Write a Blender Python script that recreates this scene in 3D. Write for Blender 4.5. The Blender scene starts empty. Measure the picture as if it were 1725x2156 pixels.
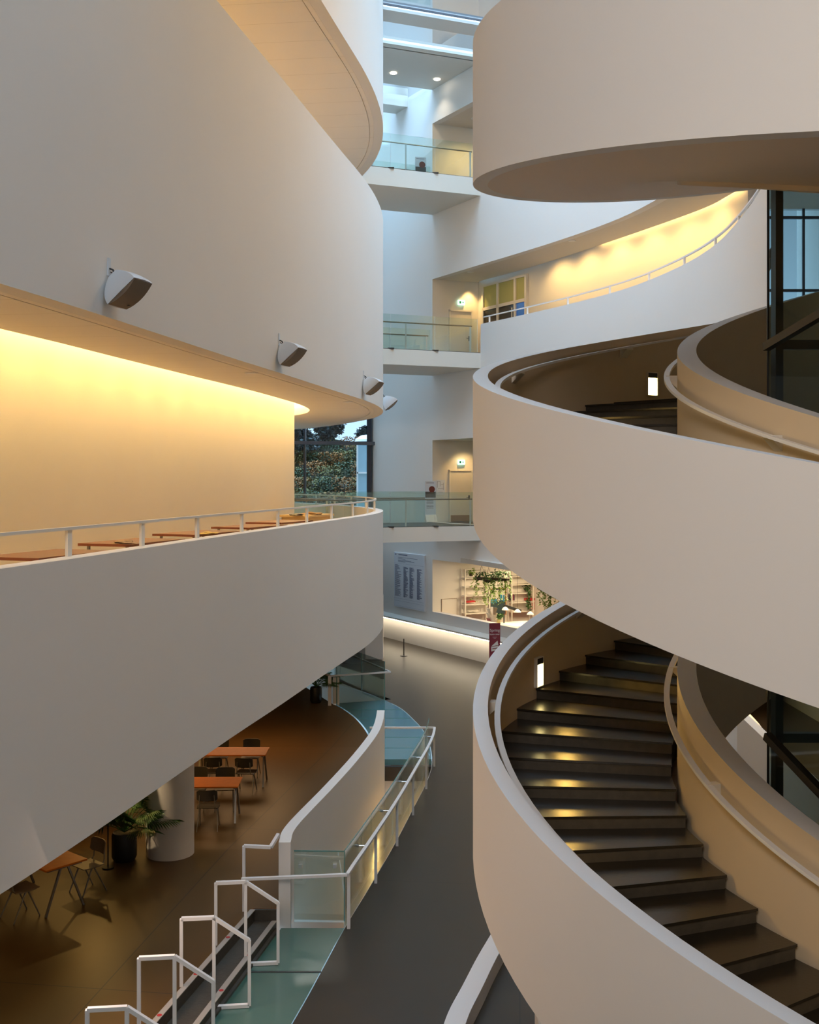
import bpy, bmesh, math, random
from mathutils import Vector, Matrix
random.seed(7)
SC = bpy.context.scene
COL = SC.collection
PI = math.pi
EYE = 7.1                      # eye height above the ground floor
F = 2300.0                     # focal length in pixels of the 1725 x 2156 frame

# ------------------------------------------------------------------ camera, sky, light, exposure
cam = bpy.data.cameras.new('camera'); camo = bpy.data.objects.new('camera', cam); COL.objects.link(camo)
camo.location = (0, 0, EYE); camo.rotation_euler = (PI/2, 0, 0)
cam.sensor_fit = 'AUTO'; cam.sensor_width = 36; cam.lens = F/2156*36
cam.shift_y = -68/2156; cam.clip_end = 500
SC.camera = camo
SC.view_settings.view_transform = 'Standard'; SC.view_settings.look = 'None'
SC.view_settings.gamma = 1; SC.view_settings.use_curve_mapping = False
SC.view_settings.exposure = 0.0
SC.cycles.use_denoising = True
SC.cycles.max_bounces = 8; SC.cycles.diffuse_bounces = 5; SC.cycles.glossy_bounces = 3
SC.cycles.transparent_max_bounces = 16; SC.cycles.sample_clamp_indirect = 6
SC.cycles.caustics_reflective = False; SC.cycles.caustics_refractive = False

W = bpy.data.worlds.new('dusk_sky'); SC.world = W; W.use_nodes = True
nt = W.node_tree; nt.nodes.clear()
tc = nt.nodes.new('ShaderNodeTexCoord'); sx = nt.nodes.new('ShaderNodeSeparateXYZ')
mr = nt.nodes.new('ShaderNodeMapRange'); mr.inputs[1].default_value = 0.40; mr.inputs[2].default_value = 1.0
SKY_LOW, SKY_HIGH = 0.95, 17.0
mr.inputs[3].default_value = SKY_LOW; mr.inputs[4].default_value = SKY_HIGH
bg = nt.nodes.new('ShaderNodeBackground'); mh = nt.nodes.new('ShaderNodeMapRange'); mh.inputs[1].default_value = .4; mh.inputs[2].default_value = .75
mc = nt.nodes.new('ShaderNodeMix'); mc.data_type = 'RGBA'; mc.inputs[6].default_value = (0.42, 0.62, 0.80, 1); mc.inputs[7].default_value = (0.43, 0.67, .93, 1)
nt.links.new(sx.outputs[2], mh.inputs[0]); nt.links.new(mh.outputs[0], mc.inputs[0]); nt.links.new(mc.outputs[2], bg.inputs[0])
wo = nt.nodes.new('ShaderNodeOutputWorld')
m0 = nt.nodes.new('ShaderNodeMapRange'); m0.inputs[1].default_value = 0.0; m0.inputs[2].default_value = .22; m0.inputs[3].default_value = 1.0; m0.inputs[4].default_value = 0.0
ma = nt.nodes.new('ShaderNodeMath'); ma.operation = 'ADD'
nt.links.new(tc.outputs['Generated'], sx.inputs[0]); nt.links.new(sx.outputs[2], mr.inputs[0]); nt.links.new(sx.outputs[2], m0.inputs[0])
nt.links.new(mr.outputs[0], ma.inputs[0]); nt.links.new(m0.outputs[0], ma.inputs[1]); nt.links.new(ma.outputs[0], bg.inputs[1]); nt.links.new(bg.outputs[0], wo.inputs[0])

WARM = (1.0, 0.63, 0.225); WARMER = (1.0, 0.58, 0.16); SOFT = (1.0, 0.84, 0.62)
def lamp(kind, name, loc, power, color, target=None, **kw):
    l = bpy.data.lights.new(name, kind); l.energy = power; l.color = color
    for k, v in kw.items(): setattr(l, k, v)
    o = bpy.data.objects.new(name, l); COL.objects.link(o); o.location = (loc[0], loc[1], loc[2]+EYE)
    if target is not None:
        d = Vector((target[0], target[1], target[2]+EYE)) - o.location
        o.rotation_euler = d.to_track_quat('-Z', 'Y').to_euler()
    return o
# (lamp positions below are x, distance, height relative to the eye)
lamp('SPOT', 'cafe_spot', (-5.75, 18.7, -4.72), 75, (1, .72, .42), (-4.5, 19.7, -6.1), spot_size=.9, spot_blend=.5, shadow_soft_size=.02)
lamp('SPOT', 'cafe_spot', (-5.75, 20.05, -4.72), 40, WARMER, (-4.7, 19.3, -6.3), spot_size=2.2, spot_blend=.6, shadow_soft_size=.03)
lamp('AREA', 'cafe_area_light', (-6.5, 22.5, -4.72), 60, WARMER, (-6.5, 22.5, -7), size=3.5)
lamp('AREA', 'cafe_front_light', (-6.2, 15.4, -4.72), 9, WARMER, (-5.6, 15.0, -7), size=1.2)
lamp('AREA', 'cafe_area_light', (-4.4, 28.5, -4.72), 90, (1, .58, .26), (-4.4, 28.5, -7), size=2.5)  # extra light added to lift the dark far end of the cafe floor
lamp('AREA', 'library_ceiling_light', (4.9, 43.6, -3.42), 330, (1, .76, .46), (4.9, 43.6, -7), size=2.4)
lamp('AREA', 'hall_fill', (-3.5, -9.5, 9.0), 350, (1.0, .90, .83), (6.0, 13, -1), size=5, spread=1.25)  # unseen light added behind the viewpoint to brighten the spiral
for (x, y) in ((5.2,41.2),(6.0,39.6),(6.8,37.9),(7.5,36.2),(8.15,34.5),(8.7,32.9)):
    lamp('SPOT', 'gallery_downlight', (x-.45, y-.22, 8.33), 135, WARM, (x+.45, y+.2, 6.6), spot_size=2.3, spot_blend=.7, shadow_soft_size=.06)
for (x, y, z) in ((1.15,11.2,-3.6),(3.3,7.6,-4.3),(6.2,6.0,-4.9),(1.2,14.3,1.0),(1.7,9.9,.3),(4.3,6.8,-.3)):
    lamp('SPOT', 'stair_spot', (x, y, z), 22, (1, .62, .16), (8.05, 12.7, z-1.2), spot_size=2.7, spot_blend=.9, shadow_soft_size=.1)  # unseen spots without fittings, added to warm the stairwell walls
lamp('AREA', 'hall_fill', (10.5, -9.0, 8.0), 280, (1.0, .84, .66), (-3.5, 20, 2), size=5)  # second unseen light behind the viewpoint, added to warm the left bands
lamp('AREA', 'band_fill_light', (5.2, 21.0, 15.8), 620, (1.0, .62, .22), (-2.2, 27, 1), size=2.5)  # added out of view to brighten the left bands from across the hall
lamp('AREA', 'under_bridge_fill', (-.3, 43.3, -2.42), 22, (.86, .93, 1.0), (.6, 46.0, -6), size=1.6)  # added to lift the dim wall below the lowest bridge
lamp('AREA', 'daylight_fill', (-7.6, 46.4, 3.6), 420, (.72, .86, 1.0), (2.0, 45.0, 0), size=4)  # hidden area light added inside the window to boost its daylight
lamp('AREA', 'street_edge_fill', (-4.3, 13.5, -4.74), 90, (1, .70, .52), (1.5, 11.5, -5.2), size=1.6)  # added out of sight to warm the lower spiral wall
lamp('SPOT', 'bridge_downlight', (0.6, 44.4, 16.1), 75, SOFT, (1.35, 45.0, 14.2), spot_size=1.5, spot_blend=1, shadow_soft_size=.05)

# ------------------------------------------------------------------ materials
def mat(name, color, rough=.5, metal=0, spec=.5, bump=0, bscale=8, var=0, vscale=1.5, emit=None, estr=0, coat=0):
    m = bpy.data.materials.new(name); m.use_nodes = True
    n = m.node_tree; b = n.nodes['Principled BSDF']
    b.inputs['Base Color'].default_value = (*color, 1); b.inputs['Roughness'].default_value = rough
    b.inputs['Metallic'].default_value = metal; b.inputs['Specular IOR Level'].default_value = spec
    if coat: b.inputs['Coat Weight'].default_value = coat; b.inputs['Coat Roughness'].default_value = .12
    if bump or var:
        t = n.nodes.new('ShaderNodeTexCoord'); no = n.nodes.new('ShaderNodeTexNoise')
        no.inputs['Scale'].default_value = bscale; no.inputs['Detail'].default_value = 5
        n.links.new(t.outputs['Object'], no.inputs['Vector'])
        if bump:
            bp = n.nodes.new('ShaderNodeBump'); bp.inputs['Strength'].default_value = bump; bp.inputs['Distance'].default_value = .02
            n.links.new(no.outputs['Fac'], bp.inputs['Height']); n.links.new(bp.outputs[0], b.inputs['Normal'])
        if var:
            n2 = n.nodes.new('ShaderNodeTexNoise'); n2.inputs['Scale'].default_value = vscale; n2.inputs['Detail'].default_value = 6
            n.links.new(t.outputs['Object'], n2.inputs['Vector'])
            mx = n.nodes.new('ShaderNodeMix'); mx.data_type = 'RGBA'
            mx.inputs[6].default_value = (*[c*(1-var) for c in color], 1); mx.inputs[7].default_value = (*[min(1, c*(1+var)) for c in color], 1)
            n.links.new(n2.outputs['Fac'], mx.inputs[0]); n.links.new(mx.outputs[2], b.inputs['Base Color'])
    if emit: b.inputs['Emission Color'].default_value = (*emit, 1); b.inputs['Emission Strength'].default_value = estr
    return m
def glass(name, tint, refl=.08, refl_col=(1, 1, 1), rough=.02):
    m = bpy.data.materials.new(name); m.use_nodes = True; n = m.node_tree; n.nodes.clear()
    o = n.nodes.new('ShaderNodeOutputMaterial'); t = n.nodes.new('ShaderNodeBsdfTransparent'); g = n.nodes.new('ShaderNodeBsdfGlossy')
    t.inputs[0].default_value = (*tint, 1); g.inputs[0].default_value = (*refl_col, 1); g.inputs['Roughness'].default_value = rough
    mx = n.nodes.new('ShaderNodeMixShader'); fr = n.nodes.new('ShaderNodeLayerWeight'); fr.inputs[0].default_value = .25
    ad = n.nodes.new('ShaderNodeMath'); ad.operation = 'MULTIPLY_ADD'; ad.inputs[1].default_value = .6; ad.inputs[2].default_value = refl; ad.use_clamp = True
    n.links.new(fr.outputs['Fresnel'], ad.inputs[0]); n.links.new(ad.outputs[0], mx.inputs[0])
    n.links.new(t.outputs[0], mx.inputs[1]); n.links.new(g.outputs[0], mx.inputs[2]); n.links.new(mx.outputs[0], o.inputs[0])
    return m
def seams(m, axis, period, width, dark, rot=0.0, axis2=None, period2=0):
    """thin straight joints across the surface"""
    n = m.node_tree; b = n.nodes['Principled BSDF']; t = n.nodes.new('ShaderNodeTexCoord')
    mp = n.nodes.new('ShaderNodeMapping'); mp.inputs['Rotation'].default_value = (0, 0, rot); s = n.nodes.new('ShaderNodeSeparateXYZ')
    n.links.new(t.outputs['Object'], mp.inputs[0]); n.links.new(mp.outputs[0], s.inputs[0])
    fac = None
    for ax, pe in ((axis, period), (axis2, period2)):
        if ax is None: continue
        d = n.nodes.new('ShaderNodeMath'); d.operation = 'DIVIDE'; d.inputs[1].default_value = pe; n.links.new(s.outputs[ax], d.inputs[0])
        f = n.nodes.new('ShaderNodeMath'); f.operation = 'FRACT'; n.links.new(d.outputs[0], f.inputs[0])
        l = n.nodes.new('ShaderNodeMath'); l.operation = 'LESS_THAN'; l.inputs[1].default_value = width/pe; n.links.new(f.outputs[0], l.inputs[0])
        if fac is None: fac = l
        else:
            a = n.nodes.new('ShaderNodeMath'); a.operation = 'MAXIMUM'; n.links.new(fac.outputs[0], a.inputs[0]); n.links.new(l.outputs[0], a.inputs[1]); fac = a
    mx = n.nodes.new('ShaderNodeMix'); mx.data_type = 'RGBA'
    src = b.inputs['Base Color'].links[0].from_socket if b.inputs['Base Color'].links else None
    if src: n.links.new(src, mx.inputs[6])
    else: mx.inputs[6].default_value = b.inputs['Base Color'].default_value
    mx.inputs[7].default_value = (*dark, 1); n.links.new(fac.outputs[0], mx.inputs[0]); n.links.new(mx.outputs[2], b.inputs['Base Color'])
    return m
def emis(name, color, s):
    m = bpy.data.materials.new(name); m.use_nodes = True; n = m.node_tree; n.nodes.clear()
    o = n.nodes.new('ShaderNodeOutputMaterial'); e = n.nodes.new('ShaderNodeEmission'); e.inputs[0].default_value = (*color, 1); e.inputs[1].default_value = s
    n.links.new(e.outputs[0], o.inputs[0]); return m
M = dict(
  plaster=mat('white_plaster', (.77, .735, .685), .62, bump=.04, bscale=6, var=.02, vscale=.6),
  plaster_smooth=mat('white_smooth_plaster', (.80, .78, .75), .5, var=.015, vscale=.5),
  cap=mat('painted_cap', (.78, .78, .78), .38),
  soffit=seams(mat('soffit_boards', (.84, .78, .69), .5, var=.02), 1, 1.15, .012, (.60, .53, .43), rot=.12),
  underside=mat('stair_underside', (.72, .58, .43), .6),
  soffit_plain=mat('plain_soffit', (.70, .66, .60), .6),
  inner_plaster=mat('inner_wall_plaster', (.80, .76, .68), .55, var=.02),
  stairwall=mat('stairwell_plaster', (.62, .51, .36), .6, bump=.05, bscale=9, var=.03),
  concrete=seams(mat('polished_concrete', (.036, .027, .018), .34, spec=.26, bump=.03, bscale=3, var=.16, vscale=.9), 0, 7.2, .02, (.02, .016, .013), rot=.1, axis2=1, period2=6.4),
  concrete_warm=seams(mat('warm_lit_concrete', (.085, .043, .010), .42, spec=.42, bump=.03, bscale=3, var=.14, vscale=.8), 0, 6.1, .02, (.03, .018, .01), rot=.14, axis2=1, period2=6.9),  # polished concrete with the cafe's warm light put into its colour
  tread=mat('dark_step_concrete', (.017, .013, .008), .27, spec=.6, bump=.06, bscale=30, var=.35, vscale=6),
  riser=mat('grey_riser_concrete', (.055, .045, .032), .5, bump=.15, bscale=25, var=.45, vscale=9),
  pale_floor=mat('pale_gallery_floor', (.55, .45, .33), .4, var=.06),  # unseen floor coloured pale to bounce light onto the soffit
  steel=mat('brushed_steel', (.55, .56, .57), .3, metal=1),
  brass=mat('bronze_rail', (.30, .22, .14), .3, metal=.8),
  white=mat('white_lacquer', (.80, .79, .78), .35),
  offwhite=mat('offwhite_paint', (.74, .70, .62), .5),
  dark=mat('dark_metal', (.035, .033, .032), .4, metal=.3),
  mullion=mat('dark_blue_mullion', (.035, .05, .075), .35, metal=.3),
  black=mat('black_plastic', (.012, .012, .012), .45),
  orange=mat('orange_wood', (.66, .17, .012), .5, spec=.2, var=.15, vscale=9),
  redwood=mat('reddish_wood', (.16, .042, .016), .4, coat=.2, var=.1, vscale=6),
  chair=mat('dark_chair_wood', (.045, .038, .032), .5),
  chairtan=mat('tan_chair_wood', (.22, .165, .12), .5),
  chairleg=mat('grey_chair_legs', (.28, .26, .23), .4, metal=.4),
  teal=mat('frosted_teal_glass', (.055, .145, .12), .16, spec=.7, coat=.5, var=.06, vscale=1.2),
  blueglass=mat('blue_glass_floor', (.07, .24, .29), .10, spec=.8, coat=.6, var=.05, vscale=1.1),
  glass=glass('clear_glass', (.90, .97, .96), .03),
  glassgreen=glass('greenish_glass', (.88, .945, .92), .05),
  shaft=glass('shaft_glass', (.62, .72, .74), .06),
  window=glass('window_glass', (.90, .95, .98), .03),
  edge=mat('glass_edge', (.10, .22, .20), .2, spec=.8),
  red=mat('red_dot', (.45, .02, .02), .5),
  leaf=mat('leaf', (.045, .12, .025), .45, var=.4, vscale=6),
  leaflight=mat('light_leaf', (.20, .34, .04), .45, var=.4, vscale=8),
  soil=mat('soil', (.05, .03, .02), .9),
  basket=mat('dark_basket', (.05, .03, .022), .7),
  shelf=mat('shelf_metal', (.72, .68, .60), .4),
  paper=mat('paper', (.75, .70, .60), .7),
  cloth=mat('brown_cloth', (.30, .20, .11), .8),
  grille=mat('speaker_grille', (.17, .135, .10), .6, bump=.2, bscale=120),
  speaker=mat('speaker_body', (.62, .66, .70), .4),
  ink=mat('ink', (.05, .05, .07), .6),
  maroon=mat('maroon_banner', (.23, .03, .05), .5),
  banner_orange=mat('banner_brown', (.30, .10, .04), .5),
  board=mat('board_white', (.70, .74, .80), .5),
  exit=emis('exit_sign_light', (.55, 1, .72), 2.2),
  cove=emis('cove_lamp', WARM, 45),
  led=emis('led_strip', (1, .83, .60), 24),
  sconce=emis('sconce_glow', (1, .78, .30), 11),
  spot=emis('downlight_glow', (1, .88, .70), 14),
  hedge=mat('hillside_scrub', (.028, .030, .014), .9, bump=.8, bscale=2, var=.7, vscale=.45),
  shrub_green=mat('shrub_green_leaf', (.018, .040, .012), .8), rusty=mat('rusty_leaf', (.19, .075, .012), .8), olive=mat('olive_leaf', (.085, .075, .014), .8),
  transom=mat('grey_transom', (.13, .13, .15), .4, metal=.3),
  tree=mat('tree_leaf', (.010, .022, .022), .8, var=.4, vscale=1.5),
  bark=mat('bark', (.06, .045, .035), .9),
  green_pane=mat('greenish_lit_pane', (.36, .34, .12), .4, emit=(.5, .5, .15), estr=.06),
  dark_pane=mat('dark_pane', (.025, .022, .018), .08, spec=.8),
  blue_pane=mat('blue_pane', (.02, .09, .30), .08, spec=.8, emit=(.03, .12, .4), estr=.35),
  fluted=mat('fluted_dark_wood', (.10, .055, .025), .5, var=.2, vscale=5),
)
# ------------------------------------------------------------------ helpers
class MB:
    """collects faces, then links them as ONE mesh object.  z is relative to the eye."""
    def __init__(s): s.v = []; s.f = []; s.m = []
    def face(s, pts, mi=0):
        i = len(s.v); s.v += [tuple(p) for p in pts]; s.f.append(list(range(i, i+len(pts)))); s.m.append(mi)
    def box(s, x0, x1, y0, y1, z0, z1, mi=0):
        s.hexa([(x0,y0,z0),(x1,y0,z0),(x1,y1,z0),(x0,y1,z0)], [(x0,y0,z1),(x1,y0,z1),(x1,y1,z1),(x0,y1,z1)], mi)
    def hexa(s, a, b, mi=0):
        n = len(a); i = len(s.v); s.v += [tuple(p) for p in a]+[tuple(p) for p in b]
        s.f.append([i+k for k in range(n)][::-1]); s.f.append([i+n+k for k in range(n)]); s.m += [mi, mi]
        for k in range(n):
            j = (k+1) % n; s.f.append([i+k, i+j, i+n+j, i+n+k]); s.m.append(mi)
    def sweep(s, secs, mi=0, closed=False):
        n = len(secs[0]); i = len(s.v)
        for q in secs: s.v += [tuple(p) for p in q]
        K = len(secs)
        for a in range(K if closed else K-1):
            b = (a+1) % K
            for k in range(n):
                j = (k+1) % n; s.f.append([i+a*n+k, i+b*n+k, i+b*n+j, i+a*n+j]); s.m.append(mi)
        if not closed:
            s.f.append([i+k for k in range(n)]); s.f.append([i+(K-1)*n+k for k in range(n)][::-1]); s.m += [mi, mi]
    def bar(s, a, b, w=.04, h=None, mi=0):
        a, b = Vector(a), Vector(b); h = h or w; d = (b-a).normalized()
        u = d.cross(Vector((0, 0, 1)))
        if u.length < .05: u = Vector((1, 0, 0))
        u.normalize(); v = u.cross(d).normalized()
        q = lambda p: [p+u*w/2+v*h/2, p-u*w/2+v*h/2, p-u*w/2-v*h/2, p+u*w/2-v*h/2]
        s.sweep([q(a), q(b)], mi)
    def tube(s, pts, r, n=8, mi=0):
        pts = [Vector(p) for p in pts]; rr = r if isinstance(r, (list, tuple)) else [r]*len(pts); secs = []
        for i, p in enumerate(pts):
            d = (pts[min(i+1, len(pts)-1)]-pts[max(i-1, 0)]).normalized()
            u = d.cross(Vector((0, 0, 1)))
            if u.length < .05: u = Vector((1, 0, 0))
            u.normalize(); v = u.cross(d)
            secs.append([p+(u*math.cos(t)+v*math.sin(t))*rr[i] for t in [2*PI*k/n for k in range(n)]])
        s.sweep(secs, mi)
    def lathe(s, c, prof, n=24, mi=0):
        secs = [[(c[0]+r*math.cos(2*PI*k/n), c[1]+r*math.sin(2*PI*k/n), c[2]+z) for k in range(n)] for r, z in prof]
        s.sweep(secs, mi)
    def prism(s, poly, z0, z1, mi=0):
        s.hexa([(x, y, z0) for x, y in poly], [(x, y, z1) for x, y in poly], mi)
    def ribbon(s, A, B, z0, z1, mi=0, closed=False):
        """solid strip between plan curves A and B"""
        s.sweep([[(a[0],a[1],z0),(b[0],b[1],z0),(b[0],b[1],z1),(a[0],a[1],z1)] for a, b in zip(A, B)], mi, closed)
    def build(s, name, m, parent=None, smooth=False, bevel=0, origin=None):
        me = bpy.data.meshes.new(name)
        o0 = Vector(origin) if origin else Vector((0, 0, 0))
        off = 0 if parent is not None and parent.get('_local') else 1
        zz = 0 if (parent is not None and parent.get('_local')) else EYE
        me.from_pydata([(x-o0.x, y-o0.y, z-o0.z+(0 if origin else zz)) for x, y, z in s.v], [], s.f)
        for mm in (m if isinstance(m, (list, tuple)) else [m]): me.materials.append(mm)
        for p, mi in zip(me.polygons, s.m): p.material_index = mi
        bm = bmesh.new(); bm.from_mesh(me); bmesh.ops.recalc_face_normals(bm, faces=bm.faces); bm.to_mesh(me); bm.free()
        if smooth:
            for p in me.polygons: p.use_smooth = True
            try: me.set_sharp_from_angle(angle=math.radians(38))
            except Exception: pass
        o = bpy.data.objects.new(name, me); COL.objects.link(o)
        if origin: o.location = (o0.x, o0.y, o0.z+EYE)
        if bevel:
            b = o.modifiers.new('bevel', 'BEVEL'); b.width = bevel; b.segments = 2; b.limit_method = 'ANGLE'
        if parent is not None:
            o.parent = parent
            if not parent.get('_local') and parent.type == 'EMPTY':
                o.matrix_parent_inverse = parent.matrix_basis.inverted()
        return o
def tag(o, label=None, cat=None, group=None, kind=None):
    if label: o['label'] = label
    if cat: o['category'] = cat
    if group: o['group'] = group
    if kind: o['kind'] = kind
    return o
def struct(o, label=None, cat=None): return tag(o, label, cat, kind='structure')
def thing(name, label, cat, loc, rz=0, group=None, local=True):
    """Empty at the base of a thing; its parts are built in its own local space"""
    o = bpy.data.objects.new(name, None); COL.objects.link(o)
    o.location = (loc[0], loc[1], loc[2]+EYE); o.rotation_euler = (0, 0, rz); o.empty_display_size = .2
    if local: o['_local'] = 1
    return tag(o, label, cat, group)
def dup(root, loc, rz, label, group=None, name=None):
    r = root.copy(); COL.objects.link(r); r.location = (loc[0], loc[1], loc[2]+EYE); r.rotation_euler = (0, 0, rz)
    r['label'] = label
    if group: r['group'] = group
    for ch in list(root.children):
        c = ch.copy(); COL.objects.link(c); c.parent = r
        for g in ch.children:
            d = g.copy(); COL.objects.link(d); d.parent = c
    return r
def catmull(P, n=10):
    P = [Vector(p) for p in P]; Q = [2*P[0]-P[1]]+P+[2*P[-1]-P[-2]]; out = []
    for i in range(1, len(Q)-2):
        for k in range(n):
            t = k/n; a, b, c, d = Q[i-1:i+3]
            out.append(.5*((2*b)+(c-a)*t+(2*a-5*b+4*c-d)*t*t+(3*b-a-3*c+d)*t**3))
    out.append(P[-1]); return out
def smooth2(P, n=3):
    for _ in range(n): P = [P[0]]+[(P[i-1]+2*P[i]+P[i+1])/4 for i in range(1, len(P)-1)]+[P[-1]]
    return P
def offset(P, d):
    out = []
    for i, p in enumerate(P):
        t = P[min(i+1, len(P)-1)]-P[max(i-1, 0)]; t.normalize(); out.append(p+Vector((-t.y, t.x))*d)
    return out
def at_len(P, L, d):
    i = max(j for j in range(len(L)) if L[j] <= d); i = min(i, len(P)-2); t = (d-L[i])/(L[i+1]-L[i]); return P[i].lerp(P[i+1], t), (P[i+1]-P[i]).normalized()
def text_mesh(body, size):
    c = bpy.data.curves.new('lettering', 'FONT'); c.body = body; c.size = size; c.align_x = 'CENTER'; c.extrude = .002
    o = bpy.data.objects.new('lettering', c); COL.objects.link(o)
    dg = bpy.context.evaluated_depsgraph_get(); me = bpy.data.meshes.new_from_object(o.evaluated_get(dg))
    bpy.data.objects.remove(o); return me

# ------------------------------------------------------------------ plan curves (x, distance)
LP = [(-7.6,1.0),(-6.3,5.0),(-5.38,8.7),(-4.59,12.25),(-4.2,14.17),(-3.76,16.6),(-3.23,19.6),(-2.69,22.4),(-2.13,25.5),(-1.72,27.7),
      (-1.22,30.4),(-.93,32.8),(-.845,35.0),(-1.0,37.3),(-1.5,39.8),(-2.72,43.4),(-4.0,46.2),(-5.15,47.9),(-8.5,50.6)]
LC = smooth2(catmull(LP, 8), 3)
# outer face of the left galleries, near to far; the galleries lie to its left
KP = [(-11.5,1.0),(-9.3,5.5),(-7.6,11.0),(-6.28,16.75),(-5.78,19.5),(-5.14,23.0),(-4.4,26.9),(-3.80,31.0),(-3.62,33.2),(-3.67,34.8),(-4.1,36.6),(-5.2,38.3),(-7.5,40.0),(-11,41.2)]
KC = smooth2(catmull(KP, 8), 2)
XL = -15.0

def Wpt(t): return Vector((2.77+.504*t, 42.6-.864*t))         # straight run of the long white wall
WF = [Wpt(-8.95), Wpt(-3.59)]
WR = [Wpt(-3.59), Wpt(-1.8), Wpt(0)]
WN = smooth2(catmull([Wpt(0), (4.3,40.0), (5.65,37.5), (6.95,34.5), (7.72,31.0), (7.9,28.4), (7.78,26.3), (7.52,24.0), (7.2,21.95)], 6), 2)

# ------------------------------------------------------------------ LEFT: curved gallery bands, soffits, inner drum
def band(name, z0, z1, th=.3):
    b = MB(); b.ribbon(LC, offset(LC, th), z0, z1); o = b.build(name, M['plaster'], smooth=True); return o
struct(band('parapet_lower_gallery', -4.65, -1.0), 'tall curved white parapet of the lower left gallery', 'parapet')
struct(band('parapet_middle_gallery', 2.2, 8.32), 'tall curved white band of the middle left gallery with loudspeakers', 'parapet')
struct(band('parapet_upper_gallery', 11.3, 17.2), 'curved white band of the uppermost left gallery', 'parapet')
def fill_left(b, edge, z0, z1):
    A = edge; B = [Vector((XL, p.y)) for p in edge]
    b.ribbon(A, B, z0, z1)
# lower gallery: soffit over the cafe and floor
b = MB(); fill_left(b, offset(LC, .29), -4.64, -4.45); struct(b.build('ceiling_cafe', M['soffit_plain']))
b = MB(); fill_left(b, offset(LC, .29), -1.95, -1.75); struct(b.build('floor_gallery', M['pale_floor']))
SLOT = .48
KC_UP = offset(KC, 1.6)
def soffit(name, z, KC=KC):
    """boarded soffit from the band to the cove slot round the inner drum, with a rim joint"""
    inner = offset(KC, -SLOT); outer = offset(LC, .02)
    n = 90
    def res(P, y0, y1):
        L = [0]
        for i in range(1, len(P)): L.append(L[-1]+(P[i]-P[i-1]).length)
        out = []
        for k in range(n+1):
            d = L[-1]*k/n; i = max(j for j in range(len(L)) if L[j] <= d+1e-9); i = min(i, len(P)-2)
            t = (d-L[i])/(L[i+1]-L[i]); out.append(P[i].lerp(P[i+1], min(t, 1)))
        return out
    rim = offset(LC, .42); rim2 = offset(LC, .45)
    b = MB(); b.ribbon(offset(LC, .302), rim, z, z+.25)
    b.ribbon(rim, rim2, z+.03, z+.25)
    b.ribbon(res(rim2, 0, 0), res(inner, 0, 0), z, z+.25)
    struct(b.build(name, M['soffit']))
    # slot lining: outer cheek and lid
    b = MB(); b.ribbon(offset(KC, -SLOT-.03), offset(KC, -SLOT), z+.24, z+.8); b.ribbon(offset(KC, -SLOT), offset(KC, .1), z+.8, z+.85)
    struct(b.build(name.replace('soffit', 'cove'), M['white']))
soffit('soffit_middle_gallery', 2.2); soffit('soffit_upper_gallery', 11.3, KC_UP)
def drum(name, z0, z1, KC=KC):
    b = MB(); b.ribbon(KC, offset(KC, .3), z0, z1); return struct(b.build(name, M['inner_plaster'], smooth=True), 'warmly lit curved inner wall behind the left gallery', 'wall')
drum('wall_gallery', -1.75, 3.0); drum('wall_upper_gallery', 4.96, 12.1, KC_UP)
def cove_light(name, label, z, curve, m=None, w=.10):
    b = MB(); b.ribbon(offset(curve, -.26), offset(curve, -.26-w), z+.50, z+.54)
    return tag(b.build(name, m or M['cove']), label, 'cove light')
cove_light('cove_light', 'warm concealed light strip in the slot above the lower left gallery wall', 2.2, KC)
cove_light('cove_light', 'warm concealed light strip in the slot of the topmost left gallery', 11.3, KC_UP)
b = MB(); fill_left(b, offset(LC, .29), 4.75, 4.96); struct(b.build('floor_middle_gallery', M['pale_floor']))
b = MB(); fill_left(b, offset(LC, .05), 17.0, 17.2); struct(b.build('ceiling_left', M['plaster_smooth']))

def wall_washers(curve, off, z, aim, power, y0, step=1.55):
    P = offset(curve, -off); Lq = [0]
    for i in range(1, len(P)): Lq.append(Lq[-1]+(P[i]-P[i-1]).length)
    d = .5
    while d < Lq[-1]-4:
        p, t = at_len(P, Lq, d); d += step
        if p.y < y0 or p.x < -9: continue
        q = p+Vector((-t.y, t.x))*off*.9
        lamp('SPOT', 'wall_washer', (p.x, p.y, z), power, WARM, (q.x, q.y, z-aim), spot_size=2.7, spot_blend=1, shadow_soft_size=.08)
wall_washers(KC, 1.0, 2.14, 1.7, 54, 9.5)
wall_washers(KC_UP, 1.5, 11.24, 1.2, 230, 12, 2.2)
# rail and posts on the lower gallery parapet
rail = thing('gallery_railing', 'cream handrail on short posts along the curved left gallery parapet', 'railing', (-4.3, 14, -1.0), local=False)
RC = offset(LC, .25)
b = MB(); b.ribbon(offset(LC, .215), offset(LC, .275), -.655, -.615); b.build('handrail', M['offwhite'], rail)
L = [0]
for i in range(1, len(RC)): L.append(L[-1]+(RC[i]-RC[i-1]).length)
# posts in view stand about 2.2 m apart
d0 = next(L[i] for i in range(len(RC)) if RC[i].y > 14.05)
k = -2
while d0+k*2.28 < L[-1]-.5:
    p, t = at_len(RC, L, d0+k*2.28); k += 1
    if p.y < 7: continue
    b = MB(); u = t*.055; v = Vector((-t.y, t.x))*.02
    b.hexa([(*(p-u-v), -1.01), (*(p+u-v), -1.01), (*(p+u+v), -1.01), (*(p-u+v), -1.01)], [(*(p-u-v), -.65), (*(p+u-v), -.65), (*(p+u+v), -.65), (*(p-u+v), -.65)])
    b.build('post', M['offwhite'], rail)

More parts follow.
